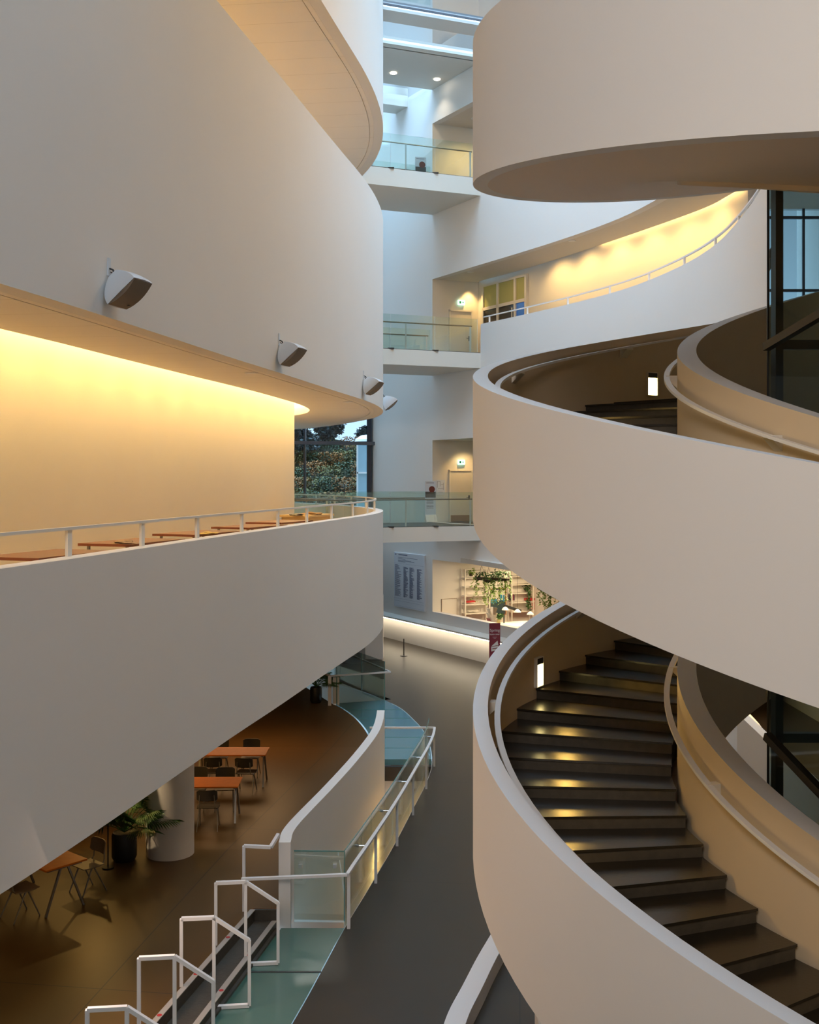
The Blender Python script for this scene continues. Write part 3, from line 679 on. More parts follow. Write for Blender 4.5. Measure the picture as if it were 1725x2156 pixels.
# white steel frames over the shallow steps
def frame_rail(x, y, label, first=None):
    t = thing('step_railing', label, 'railing', (x, y, -6.77), .11, group='white frame railings on the shallow steps')
    H = .90; w = .055; xm = .43; xr = .90
    b = MB(); b.bar((0, 0, H), (xm, 0, H), w, .045); b.bar((xm, 0, H), (xr, 0, H-.33), w, .045); b.build('handrail', M['white'], t)
    for (px, z0, z1) in ((0.0, 0, H), (xm, -.33, H), (xr, -.30, H-.33)):
        b = MB(); b.box(px-.022, px+.022, -w/2, w/2, z0, z1); b.build('post', M['white'], t)
    b = MB(); b.box(xm, xr, -w/2, w/2, -.325, -.28); b.build('foot_bar', M['white'], t)
    return t
fr0 = frame_rail(-2.82, 15.9, 'white bent steel step railing nearest the glass balustrade end')
for (x, y, lab) in ((-3.05, 14.6, 'white bent steel step railing, second nearest the balustrade'), (-3.32, 13.4, 'white bent steel step railing, second from the lower left'), (-3.57, 12.1, 'white bent steel step railing cut by the bottom edge')):
    dup(fr0, (x, y, -6.77), .11, lab)
t = thing('step_railing', 'white steel end rail bent up to meet the white parapet', 'railing', (-2.6, 17.15, -6.77), 0, group='white frame railings on the shallow steps')
b = MB(); b.bar((0, 0, 1.02), (.42, .0, 1.0), .055, .045); b.bar((.42, .0, 1.0), (.52, .2, 1.14), .055, .045); b.build('handrail', M['white'], t)
b = MB(); b.box(-.022, .022, -.03, .03, 0, 1.02); b.build('post', M['white'], t)

# kerb at lower right
kc = smooth2(catmull([(1.52,17.6),(1.33,16.8),(.98,15.7),(.72,14.8),(.46,13.9),(.30,12.8),(.28,11.5)], 6), 2)
b = MB(); b.ribbon(kc, offset(kc, .27), -7.1, -6.85); tag(b.build('curved_kerb', M['cap'], smooth=True), 'curved pale kerb on the dark floor at the foot of the spiral', 'kerb')
kc2 = catmull([(2.2,15.9),(1.78,14.9),(1.60,13.9),(1.62,12.5)], 6)
b = MB(); b.ribbon(kc2, offset(kc2, .14), -7.1, -6.7); tag(b.build('curved_kerb', M['cap'], smooth=True), 'second pale kerb sliver under the spiral wall at the bottom edge', 'kerb')

# ------------------------------------------------------------------ SPIRAL STAIR
CX, CY, RO = 8.05, 12.72, 7.3
RII, RIO = 4.556, 4.79
A0, RISE, SLOPE, TURN = 1.45, 2.98, 1.35, 4.015
def zcap(p, inner=False):
    n = math.floor((p-A0)/(2*PI)); q = (p-A0)-2*PI*n
    q = min(max(q, 0), RISE)
    s = SLOPE*q if not inner else SLOPE*1.012*q-.16
    return 7.3*(.19-.185*A0)+2*TURN-TURN*n-min(s, 99)+(0 if not inner else .0)
def pol(r, p): return (CX+r*math.cos(p), CY+r*math.sin(p))
def helix(b, r0, r1, p0, p1, top, bot, n):
    secs = []
    for i in range(n+1):
        p = p0+(p1-p0)*i/n; a = pol(r0, p); c = pol(r1, p); secs.append([(*a, bot(p)), (*c, bot(p)), (*c, top(p)), (*a, top(p))])
    b.sweep(secs)
PS, PE = .4, 4.62+4*PI
sp = thing('spiral_staircase', 'large white spiral staircase with dark concrete steps', 'staircase', (CX, CY, -7.1), local=False)
HW = 1.70
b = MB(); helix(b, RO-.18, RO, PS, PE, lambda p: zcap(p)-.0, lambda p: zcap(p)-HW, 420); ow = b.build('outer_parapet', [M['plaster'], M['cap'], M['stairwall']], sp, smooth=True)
me = ow.data
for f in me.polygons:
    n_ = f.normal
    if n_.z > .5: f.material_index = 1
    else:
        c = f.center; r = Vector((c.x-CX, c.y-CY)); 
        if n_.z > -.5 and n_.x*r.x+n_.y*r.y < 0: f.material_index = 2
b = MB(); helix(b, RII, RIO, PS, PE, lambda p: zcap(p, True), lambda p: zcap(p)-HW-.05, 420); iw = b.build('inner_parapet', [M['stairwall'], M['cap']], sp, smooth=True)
for f in iw.data.polygons:
    if f.normal.z > .5: f.material_index = 1
b = MB(); helix(b, RIO+.001, RO-.181, PS, PE, lambda p: zcap(p)-HW+.12, lambda p: zcap(p)-HW-.0, 420); b.build('underside', M['underside'], sp, smooth=True)
b = MB(); helix(b, 1.2, RIO-.02, PS, PS+2*PI*.9, lambda p: zcap(p)-HW+.12, lambda p: zcap(p)-HW-.0, 180); b.build('core_underside', M['underside'], sp, smooth=True)
DTH = .111; ZR = .1498
def step(p, z):
    b = MB(); p0, p1 = p-DTH-.02, p; N = 4
    for (r0, r1, zt, zb, mi) in ((4.86, 7.13, z, z-.028, 0),):
        secs = []
        for i in range(N+1):
            a = p0+(p1-p0)*i/N; secs.append([(*pol(r0, a), zb), (*pol(r1, a), zb), (*pol(r1, a), zt), (*pol(r0, a), zt)])
        b.sweep(secs, 0)
    secs = []
    for i in range(N+1):
        a = p0+(p1-.004-p0)*i/N; secs.append([(*pol(4.87, a), z-.32), (*pol(7.13, a), z-.32), (*pol(7.13, a), z-.028), (*pol(4.87, a), z-.028)])
    b.sweep(secs, 1)
    return b.build('step', [M['tread'], M['riser']], sp)
for turn in (1, 2):
    for k in range(-9, 18):
        p = 2.507+DTH*k; z = -2.964-ZR*k+(TURN if turn == 1 else 0)
        if turn == 1: z = min(z, 1.28)
        step(p, z)
b = MB(); helix(b, 4.86, 7.13, 4.39, 2*PI+1.5, lambda p: -5.0+TURN-.62, lambda p: -5.3+TURN-.62, 60); b.build('landing', M['tread'], sp)
def hrail(name, r, p0, p1, dz, lab=None):
    h = MB(); helix(h, r-.035, r+.035, p0, p1, lambda p: zcap(p)-dz, lambda p: zcap(p)-dz-.035, 240); return h.build(name, M['cap'], sp)
h1 = hrail('outer_handrail', RO-.18-.115, A0+2*PI-.2, PE, .14)
h2 = hrail('inner_handrail', RIO+.13, A0+2*PI-.2, PE, .16)
for (r, out, parent, lst) in ((RO-.18, -1, h1, (1.62+2*PI, 2.25+2*PI, 2.75+2*PI, 2.42+4*PI, 2.98+4*PI, 3.6+4*PI, 4.1+4*PI)), (RIO, 1, h2, (2.9+2*PI, 3.55+2*PI, 2.75+4*PI, 3.33+4*PI, 3.9+4*PI))):
    for p in lst:
        z = zcap(p)-.17; b = MB(); a = [pol(r, p-.012), pol(r, p+.012)]; c = [pol(r+out*.14, p-.012), pol(r+out*.14, p+.012)]
        b.hexa([(*a[0], z-.16), (*a[1], z-.16), (*a[1], z), (*a[0], z)], [(*c[0], z-.03), (*c[1], z-.03), (*c[1], z), (*c[0], z)])
        o = b.build('bracket', M['offwhite'], parent)
# sconces set in the outer wall
def sconce(th, z0, z1, label, power):
    r = RO-.18; c = pol(r, th); rz = th+PI/2
    t = thing('stair_light', label, 'light', (c[0], c[1], z0), rz)
    w = .11; h = z1-z0
    b = MB(); b.box(-w, w, .0, .03, 0, h*.78); b.build('glowing_panel', M['sconce'], t)
    b = MB(); b.box(-w, w, -.0, .05, h*.78, h); b.build('louvre', M['dark'], t)
    b = MB(); b.box(-w-.012, -w, -.01, .055, 0, h); b.box(w, w+.012, -.01, .055, 0, h); b.box(-w, w, -.01, .055, h, h+.012); b.box(-w, w, -.01, .055, -.012, 0); b.build('frame', M['offwhite'], t)
    q = pol(r-.45, th)
    lamp('SPOT', 'stair_spot', (q[0], q[1], z1-.05), power*1.6, (1, .60, .13), (*pol(4.9, th+.1), z0-.35), spot_size=2.3, spot_blend=.9, shadow_soft_size=.12)
sconce(math.radians(149.6), -3.08, -2.66, 'glowing yellow recessed stair light on the lower spiral wall', 38)
sconce(math.radians(123.5), 1.44, 1.82, 'glowing yellow recessed stair light on the upper spiral wall', 12)

# glazed shaft inside the spiral
sh = thing('glass_shaft', 'dark framed glass screen standing inside the spiral staircase', 'glass shaft', (5.5, 12.2, -7.1), local=False)
S0, S1, S2 = Vector((3.935, 12.0)), Vector((9.5, 12.0)), Vector((5.35, 16.1))
b = MB(); b.ribbon([S0, S1], [S0+Vector((0, .03)), S1+Vector((0, .03))], -7.1, 3.35); b.build('glass_front', M['shaft'], sh)
b = MB()
for x in (4.08, 6.2, 8.4): b.box(x-.042, x+.042, 12.04, 12.2, -7.1, 3.3)
for z in (1.49, -2.85, -6.9): b.box(4.04, 9.5, 12.04, 12.14, z-.05, z+.05)
b.build('mullion', M['mullion'], sh)
b = MB(); b.bar((3.93, 11.97, -7.1), (3.93, 11.97, 3.3), .02); b.build('corner_seal', M['black'], sh)
b = MB(); b.bar((3.87, 11.85, 1.44), (4.35, 10.0, 1.86), .085); b.bar((3.88, 11.85, -2.78), (4.35, 10.2, -3.45), .085); b.build('handrail', M['black'], sh)
# slanted white stair wall seen through the core
b = MB(); b.hexa([(6.6,22,-7.1),(6.78,22,-7.1),(6.98,17.6,-7.1),(6.8,17.6,-7.1)],[(6.6,22,-4.70),(6.78,22,-4.70),(6.98,17.6,-5.2),(6.8,17.6,-5.2)])
tag(b.build('stair_wall', M['plaster']), 'white sloping stair wall seen through the core of the spiral', 'wall')
b = MB(); b.tube([(6.6, 22.1, -4.87), (5.9, 22.1, -4.87), (5.9, 22.1, -7.1)], .03); tag(b.build('handrail', M['white'], smooth=True), 'short white rail ending at the sloping stair wall', 'railing')
lamp('AREA', 'back_hall_light', (8.5, 26.5, -2.2), 380, WARM, (8.5, 26.5, -7), size=2.0)

# ------------------------------------------------------------------ LED ledge, info board, library
Wn = Vector((-.864, -.504))      # out of the wall, into the street
def wp(t, off, z): p = Wpt(t)+Wn*off; return (p.x, p.y, z)
lg = thing('wall_ledge', 'long white ledge with glowing light strip under it along the far wall', 'ledge', wp(0, .2, -6.1), local=False)
b = MB(); b.hexa([wp(-8.6, 0, -6.20), wp(5.5, 0, -6.20), wp(5.5, .36, -6.10), wp(-8.6, .36, -6.10)], [wp(-8.6, 0, -5.95), wp(5.5, 0, -5.95), wp(5.5, .36, -6.04), wp(-8.6, .36, -6.04)]); b.build('shelf_board', M['offwhite'], lg)
b = MB(); b.hexa([wp(-8.6, .22, -6.17), wp(5.5, .22, -6.17), wp(5.5, .27, -6.16), wp(-8.6, .27, -6.16)], [wp(-8.6, .22, -6.15), wp(5.5, .22, -6.15), wp(5.5, .27, -6.14), wp(-8.6, .27, -6.14)]); b.build('light_strip', M['led'], lg)
# sign board with rows of names
def wt(px): # parameter along the wall for pixel column
    k = (px-862.5)/F; return (k*42.6-2.77)/(.504+.864*k)
t0, t1 = wt(833), wt(897)
bd = thing('info_board', 'large white information board with columns of small dark text', 'sign', wp((t0+t1)/2, .02, -5.6), local=False)
b = MB(); b.hexa([wp(t0, .0, -5.58), wp(t1, .0, -5.58), wp(t1, .07, -5.58), wp(t0, .07, -5.58)], [wp(t0, 0, -3.2), wp(t1, 0, -3.2), wp(t1, .07, -3.2), wp(t0, .07, -3.2)]); b.build('panel', M['board'], bd)
def wb(b, u0, u1, v0, v1): # fractions of the board
    ta, tb = t0+(t1-t0)*u0, t0+(t1-t0)*u1; za, zb = -5.58+2.38*v0, -5.58+2.38*v1
    b.face([wp(ta, .074, za), wp(tb, .074, za), wp(tb, .074, zb), wp(ta, .074, zb)])
b = MB(); rnd = random.Random(3)
wb(b, .03, .08, .955, .975); wb(b, .15, .45, .955, .972)
for v, a, c in ((.91, .14, .78), (.885, .14, .38), (.86, .14, .58), (.845, .14, .68), (.83, .14, .38)): wb(b, a, c, v, v+.007)
for v in (.80, .155, .11, .02): wb(b, .01, .99, v, v+.002)
for u, w, n, top in ((.03, .22, 34, .775), (.32, .16, 44, .75), (.52, .16, 46, .75), (.76, .18, 46, .74)):
    for i in range(n): v = top-i*(top-.19)/n; wb(b, u, u+w*(.35+.65*rnd.random()), v-.0085, v)
b.build('lettering', mat('board_text', (.16, .18, .28), .6), bd)

# library room behind the long opening
b = MB(); Lw = [E0, E0+END*12]
b.ribbon(Lw, offset(Lw, .25), -7.1, CE[0]+.3); struct(b.build('wall_library', M['inner_plaster']))
b = MB(); b.prism([E0+Vector((.3, 0)), E0+END*12, Vector((12, 30)), Vector((7.9, 30))], CE[0]+.02, CE[0]+.2); struct(b.build('ceiling_library', M['soffit_plain']))
b = MB(); b.prism([E0+Vector((.35, -.2)), E0+END*12, Vector((12, 34)), Vector((7.9, 34))], -6.62, -6.6); struct(b.build('floor_library', M['redwood']))
b = MB(); b.box(12, 12.2, 30, 51, -7.1, CE[0]); struct(b.build('wall_library_side', M['inner_plaster']))
EN = Vector((END.y, -END.x)).normalized(); ED = END.normalized()
def ep(s, off): p = E0+ED*s+EN*off; return p
def lp(px, off):   # distance along the library wall for a pixel column, at offset off
    k = (px-862.5)/F; q = E0+EN*off; return (k*q.y-q.x)/(ED.x-k*ED.y)
AZ = math.atan2(ED.y, ED.x)
def on_wall(name, label, cat, px, off, z, group=None): p = ep(lp(px, off), off); return thing(name, label, cat, (p.x, p.y, z), AZ, group)
def shelf_unit(px0, px1, label, levels, top):
    off = .45; s0, s1 = lp(px0, off), lp(px1, off); w = s1-s0; p = ep(s0, off)
    t = thing('shelving_unit', label, 'shelves', (p.x, p.y, -6.6), AZ, 'tall white metal shelves in the library')
    for x in (0, w):
        for y in (0, .35):
            b = MB(); b.box(x-.025, x+.025, y-.02, y+.02, 0, top); b.build('upright', M['shelf'], t)
    for z in levels:
        b = MB(); b.box(0, w, 0, .35, z-.02, z+.02); b.build('shelf', M['shelf'], t)
    b = MB(); b.box(0, w, -.01, .02, top-.04, top); b.build('top_rail', M['shelf'], t)
    return t, w, s0
def zpx(py, D): return (1010-py)*D/F
D0 = 46.6
lv = [zpx(y, D0)+6.6 for y in (1214, 1232.5, 1251, 1269, 1288)]
sA = shelf_unit(980, 1031, 'left white metal shelving unit in the library', lv, zpx(1195, D0)+6.6)
lv2 = [zpx(y, D0+.8)+6.6 for y in (1211, 1228, 1246, 1265, 1284)]
sB = shelf_unit(1078, 1123, 'right white metal shelving unit in the library', lv2, zpx(1195, D0)+6.6)
def shelf_item(px, py, w, h, m, name, label, cat, off=.25, d=.18, group=None):
    p = ep(lp(px, off), off); D = p.y; b = MB(); b.box(-w/2, w/2, -d/2, d/2, 0, h)
    t = thing(name, label, cat, (p.x, p.y, zpx(py, D)+.02), AZ, group)
    b.build('body' if name != 'book' else 'cover', m, t)
    if name == 'book': bb = MB(); bb.box(-w/2+.005, w/2-.005, -d/2-.002, d/2-.01, .008, h-.008); bb.build('pages', M['paper'], t)
    return t
redm = mat('red_cover', (.55, .03, .03), .5)
def stack(px, py, w, n, m, lab, grp):
    p = ep(lp(px, .28), .28)
    for i in range(n):
        b = MB(); b.box(-w/2, w/2, -.12, .12, 0, .03); o = b.build('book', m, None, origin=(0, 0, 0)); o.location = (p.x, p.y, zpx(py, p.y)+.022+i*.033+EYE); o.rotation_euler = (0, 0, AZ); tag(o, lab, 'book', grp)
stack(990, 1269, .42, 2, redm, 'red book lying flat on the left library shelves', 'red books on the left library shelves')
stack(1020, 1269, .35, 1, M['paper'], 'pale book lying flat on the left library shelves', None)
stack(996, 1288, .5, 1, M['paper'], 'pale book lying on the lowest visible left shelf', None)
stack(1115, 1265, .40, 3, redm, 'red book lying flat on the right library shelves', 'red books on the right library shelves')
for i in range(5):
    p = ep(lp(1117+i*1.4, .28), .28); b = MB(); b.box(-.014, .014, -.1, .1, 0, .32-.03*(i % 2)); o = b.build('book', [M['paper'], redm, M['paper'], M['ink'], redm][i], None, origin=(0, 0, 0)); o.location = (p.x, p.y, zpx(1284, p.y)+.022+EYE); o.rotation_euler = (0, 0, AZ)
    tag(o, 'upright book in the row at the right end of the right shelves', 'book', 'upright books on the right library shelves')
for i in range(5):
    p = ep(lp(1073.5+i*1.9, .28), .28); b = MB(); b.box(-.017, .017, -.1, .1, 0, .26-.02*(i % 3)); o = b.build('book', [M['ink'], redm, M['ink'], M['maroon'], M['ink']][i], None, origin=(0, 0, 0)); o.location = (p.x, p.y, zpx(1265, p.y)+.022+EYE); o.rotation_euler = (0, 0, AZ)
    tag(o, 'dark upright book at the left of the right shelves', 'book', 'dark books on the right library shelves')
# painting
pt = on_wall('painting', 'framed painting of pale sky over dark blue forms between the shelves', 'painting', 1048, .12, zpx(1290, D0+.6))
b = MB(); hh = 52/F*47.2
b.box(-.36, .36, -.03, 0, 0, hh); b.build('canvas', mat('painting_dark', (.03, .06, .07), .5, var=.5, vscale=3), pt)
b = MB(); b.box(-.34, .34, -.034, -.03, hh*.55, hh*.97); b.build('sky', mat('painting_sky', (.55, .55, .45), .5), pt)
b = MB(); b.box(-.33, -.05, -.036, -.034, hh*.45, hh*.62); b.box(.1, .2, -.036, -.034, hh*.55, hh*.78); b.box(.24, .31, -.036, -.034, hh*.5, hh*.76); b.build('blue_forms', mat('painting_blue', (.03, .22, .34), .5), pt)
b = MB(); b.box(-.40, -.36, -.05, 0, -.04, hh+.04); b.box(.36, .40, -.05, 0, -.04, hh+.04); b.box(-.36, .36, -.05, 0, hh, hh+.04); b.box(-.36, .36, -.05, 0, -.04, 0); b.build('frame', mat('painting_frame', (.42, .2, .08), .5), pt)
# flush cabinet doors in the cream wall
cb = on_wall('wall_cabinet', 'flush cream cabinet door in the library wall under the opening', 'cabinet', 946, .01, -6.6)
b = MB(); b.box(-.34, .34, -.02, .0, 0, zpx(1261, 46)+6.6); b.build('door', M['inner_plaster'], cb)
b = MB(); z = zpx(1261, 46)+6.6
b.box(-.355, -.34, -.022, 0, 0, z); b.box(.34, .355, -.022, 0, 0, z); b.box(-.355, .355, -.022, 0, z, z+.015); b.build('joint', M['cloth'], cb)
# table and lamps
tbp = (3.95, 44.3); tb = thing('reading_table', 'white reading table lit from above in the library', 'table', (*tbp, -6.6), AZ)
b = MB(); b.box(-1.3, 1.3, -.75, .75, .70, .73); b.build('tabletop', mat('white_tabletop', (.86, .85, .82), .35), tb)
for sx in (-1.15, 1.15):
    for sy in (-.6, .6): b = MB(); b.bar((sx, sy, 0), (sx*.95, sy*.9, .70), .04); b.build('leg', M['white'], tb)
def pendant(px, py, D, label):
    X = (px-862.5)*D/F; z = zpx(py, D)
    t = thing('pendant_lamp', label, 'lamp', (X, D, z), 0, 'white pendant lamps over the reading table')
    b = MB(); b.lathe((0, 0, 0), [(.14, -.06), (.13, -.03), (.08, .03), (.03, .06), (.001, .065)], 20); b.lathe((0, 0, 0), [(.138, -.058), (.001, .0)], 20); b.build('shade', mat('pendant_shade', (.85, .83, .78), .4, emit=(1, .85, .6), estr=.5), t, smooth=True)
    b = MB(); b.tube([(0, 0, .06), (0, 0, CE[0]-z+.03)], .006, 5); b.build('cord', M['dark'], t)
pendant(1064, 1281, 43.4, 'white pendant lamp nearest the painting, leftmost of three')
pendant(1090, 1286, 42.9, 'middle white pendant lamp over the reading table')
pendant(1117, 1291, 42.4, 'rightmost white pendant lamp beside the spiral rail')
lamp('SPOT', 'reading_light', (3.95, 44.2, -3.5), 60, SOFT, (3.95, 44.3, -6), spot_size=1.1, spot_blend=.4, shadow_soft_size=.1)

# chairs -----------------------------------------------------------
def make_chair(loc, rz, label, group, seatm, legm):
    t = thing('dining_chair', label, 'chair', loc, rz, group)
    b = MB(); P = []
    for i in range(5):
        y = -.2+.1*i; z = .45+(.012 if i in (0, 4) else 0); w = .20+.012*(2-abs(i-2)); P.append([(-w, y, z-.015), (w, y, z-.015), (w, y, z), (-w, y, z)])
    b.sweep(P); b.build('seat', seatm, t, bevel=.006)
    b = MB(); secs = []
    for i in range(9):
        u_ = -1+i/4; x = .2*u_; y = -.235+.04*u_*u_; e = .03*(1 if abs(u_) == 1 else 0)
        secs.append([(x, y, .60+e), (x, y+.014, .60+e), (x, y-.016, .82-e), (x, y-.03, .82-e)])
    b.sweep(secs); b.build('backrest', seatm, t, smooth=True)
    for sx in (-1, 1):
        b = MB(); b.tube([(sx*.17, .02, .435), (sx*.19, .2, .02), (sx*.19, .2, 0)], [.014, .011, .01], 8); b.build('leg', legm, t)
        b = MB(); b.tube([(sx*.17, -.02, .435), (sx*.2, -.24, 0)], [.014, .01], 8); b.build('leg', legm, t)
        b = MB(); b.tube([(sx*.165, -.02, .43), (sx*.16, -.19, .45), (sx*.15, -.225, .50), (sx*.14, -.235, .72)], .010, 8); b.build('back_support', legm, t)
    return t
# table with splayed legs
def make_table(loc, rz, w, d, label, group):
    t = thing('dining_table', label, 'table', loc, rz, group)
    b = MB(); b.box(-w/2, w/2, -d/2, d/2, .715, .745); b.build('tabletop', M['orange'], t, bevel=.005)
    for sx in (-1, 1):
        for sy in (-1, 1):
            b = MB(); b.bar((sx*(w/2-.08), sy*.06, .70), (sx*(w/2-.06), sy*(d/2-.03), 0), .035, .03); b.build('leg', M['chairleg'], t)
        b = MB(); b.box(sx*(w/2-.10), sx*(w/2-.06), -d/2+.06, d/2-.06, .68, .715); b.build('leg_bracket', M['chairleg'], t)
    return t
ga = math.atan2(-.65, .76)
t1c = (-5.97, 17.62)
T1 = make_table((*t1c, -6.77), ga, 1.6, .73, 'orange wooden cafe table at lower left, partly behind the gallery band', 'orange cafe tables')
dup(T1, (-4.22, 22.05, zleft(22)), 0.02, 'orange wooden cafe table right behind the round column', 'orange cafe tables')
dup(T1, (-4.05, 25.0, zleft(25)), 0.0, 'farthest orange wooden cafe table, behind the column table', 'orange cafe tables')
CH = 'chairs around the cafe tables'
c1 = make_chair((-6.02, 16.93, -6.77), ga, 'tan wooden chair at the near side of the lower left cafe table', CH, M['chairtan'], M['chairleg'])
dup(c1, (-5.30, 17.95, -6.77), ga+PI, 'tan wooden chair at the far side of the lower left cafe table', CH)
c2 = make_chair((-3.93, 21.35, zleft(21.4)), .05, 'dark chair with its back to the viewer right of the round column', CH, M['chair'], M['chairleg'])
for x, y, r, lab in ((-4.55, 21.45, 0, 'dark chair half hidden behind the round column'), (-3.85, 22.75, PI+.1, 'dark chair across the middle cafe table, right one'), (-4.45, 22.8, PI, 'dark chair across the middle cafe table, left one'),
                     (-3.62, 24.2, -.1, 'dark chair in front of the farthest cafe table, right one'), (-4.35, 24.25, .1, 'dark chair in front of the farthest cafe table, left one'),
                     (-3.75, 25.75, PI, 'dark chair behind the farthest cafe table, right one'), (-4.5, 25.8, PI, 'dark chair behind the farthest cafe table, left one')):
    dup(c2, (x, y, zleft(y)), r, lab, CH)
LCH = 'chairs at the library reading table'
for i, (px, D) in enumerate(((1036, 42.75), (1046, 42.5), (1057, 42.2), (1075, 41.6), (1089, 41.2))):
    X = (px-862.5)*D/F
    dup(c2, (X, D, -6.6), AZ*.6, ['dark chair back leftmost at the library table', 'second dark chair back from the left at the library table', 'dark chair back above the maroon banner', 'dark chair back right of the banner in the library', 'rightmost dark chair back at the library table'][i], LCH)

# column, pots, palms, floor lamp ------------------------------------
b = MB(); b.lathe((-4.34, 19.8, 0), [(.43, -6.77), (.43, -4.6)], 48); tag(b.build('column', M['plaster'], smooth=True), 'round white column catching palm leaf shadows', 'column'); bpy.data.objects['column']['kind'] = 'structure'
b = MB(); b.box(-1.75, -1.05, 43.2, 44.0, -7.1, -4.6); struct(b.build('column_far', M['plaster_smooth']))
def palm(loc, label, n, L, pot_r, pot_h, seed, fat=1.0):
    rn = random.Random(seed); t = thing('potted_palm', label, 'plant', loc, 0)
    b = MB(); b.lathe((0, 0, 0), [(.001, 0), (pot_r*.82, 0), (pot_r, pot_h*.15), (pot_r, pot_h*.9), (pot_r*.9, pot_h), (pot_r*.8, pot_h*.97), (.001, pot_h*.93)], 28); p = b.build('pot', M['black'], t, smooth=True)
    st_ = MB()
    for i in range(n):
        az = 2*PI*i/n+rn.uniform(-.2, .2); el = rn.uniform(.5, 1.35); l = L*rn.uniform(.75, 1.1); stem = []; 
        for k in range(7):
            s_ = k/6; r = l*s_*math.cos(el)*(1+.2*s_); z = pot_h+l*(math.sin(el)*s_-.28*s_*s_)
            stem.append(Vector((r*math.cos(az), r*math.sin(az), z)))
        st_.tube(stem, [.012-.0015*k for k in range(7)], 5)
        lf = MB(); tip = stem[-1]; base = stem[3]
        for k in range(14):
            q = k/13; o = stem[3].lerp(stem[6], q); d = (stem[6]-stem[3]).normalized(); side = d.cross(Vector((0, 0, 1))).normalized()
            for sg in (-1, 1):
                ll = L*.42*(1-.45*q)*rn.uniform(.85, 1.1)*fat; e = o+(d*(.45+.5*q)+side*sg*(1-.5*q)*.8)*ll+Vector((0, 0, -ll*.35)); m_ = o.lerp(e, .5)+Vector((0, 0, ll*.08)); w_ = d*.018
                lf.face([o-w_*.4, m_-w_, e, m_+w_, o+w_*.4])
        lf.build('frond', M['leaf'], t)
    st_.build('stems', M['leaf'], t); return t
palm((-5.08, 19.45, -6.77), 'potted palm in black pot beside the round white column', 34, 1.0, .22, .50, 4)
palm((-2.98, 34.8, -7.1), 'small potted palm in black pot under the far end of the gallery', 18, .85, .19, .50, 9)
fl = thing('floor_lamp', 'thin black floor lamp with disc base beside the palm pot', 'lamp', (-5.26, 19.05, -6.77))
b = MB(); b.lathe((0, 0, 0), [(.001, 0), (.10, 0), (.10, .02), (.001, .025)], 20); b.build('base', M['black'], fl)
b = MB(); b.tube([(0, 0, .02), (0, 0, 1.6)], .012, 8); b.build('pole', M['black'], fl)
b = MB(); b.lathe((0, 0, 1.6), [(.10, 0), (.07, .16), (.001, .17)], 16); b.build('lamp_shade', M['black'], fl)
ct = thing('counter', 'dark fluted wooden counter in the shade behind the palm', 'counter', (-6.6, 21.6, -6.77), .55)
b = MB(); b.box(-2.2, .9, -.35, .35, 0, 1.05); b.build('body', M['fluted'], ct)
b = MB(); b.box(-2.25, .95, -.4, .4, 1.05, 1.1); b.build('worktop', M['dark'], ct)
b = MB(); b.box(-9, -3.6, 37.5, 37.7, -7.1, -4.6); struct(b.build('wall_cafe_back', M['fluted']))

# stanchions
def stanchion(px, py, label):
    D = 7.1*F/(py-1010); X = (px-862.5)*D/F; t = thing('stanchion', label, 'barrier post', (X, D, -7.1), 0, 'low barrier posts on the street floor')
    b = MB(); b.lathe((0, 0, 0), [(.001, 0), (.15, 0), (.14, .025), (.001, .03)], 20); b.build('base', M['dark'], t)
    b = MB(); b.tube([(0, 0, .02), (0, 0, .70)], .022, 10); b.build('pole', M['dark'], t)
stanchion(850.5, 1381.5, 'thin dark barrier post standing alone on the street floor')
stanchion(726, 1397, 'thin dark barrier post beyond the far glass balustrade')

# banner "Spring køen over"
bn = thing('banner_stand', 'maroon banner reading Spring køen over beside the spiral rail', 'banner', (3.02, 38.7, -7.1), .15)
b = MB(); b.box(-.20, .20, -.01, .01, .75, 2.02); b.build('fabric', M['maroon'], bn)
b = MB(); b.box(-.20, .20, -.01, .01, .06, .75); b.build('photo_print', M['banner_orange'], bn)
b = MB(); b.box(-.22, .22, -.06, .06, 0, .06); b.build('base', M['steel'], bn)
wm = mat('banner_white', (.8, .78, .76), .5)
for body, size, z in (('Spring', .145, 1.72), ('køen over', .088, 1.60)):
    me = text_mesh(body, size); me.materials.clear(); me.materials.append(wm)
    o = bpy.data.objects.new('lettering', me); COL.objects.link(o); o.parent = bn; o.location = (0, -.014, z); o.rotation_euler = (PI/2, 0, 0)
b = MB()
b.box(-.08, .08, -.014, -.011, 1.52, 1.53); b.box(-.04, .04, -.014, -.011, 1.48, 1.488)
b.face([(-.13, -.014, 1.02), (.13, -.014, 1.06), (.13, -.014, 1.22), (-.13, -.014, 1.18)]); b.face([(-.13, -.0145, 1.2), (.1, -.0145, 1.40), (.13, -.0145, 1.24)]); b.build('ticket_drawing', wm, bn)
b = MB(); b.face([(-.09, -.016, 1.10), (.09, -.016, 1.125), (.09, -.016, 1.155), (-.09, -.016, 1.13)]); b.build('ticket_line', M['maroon'], bn)

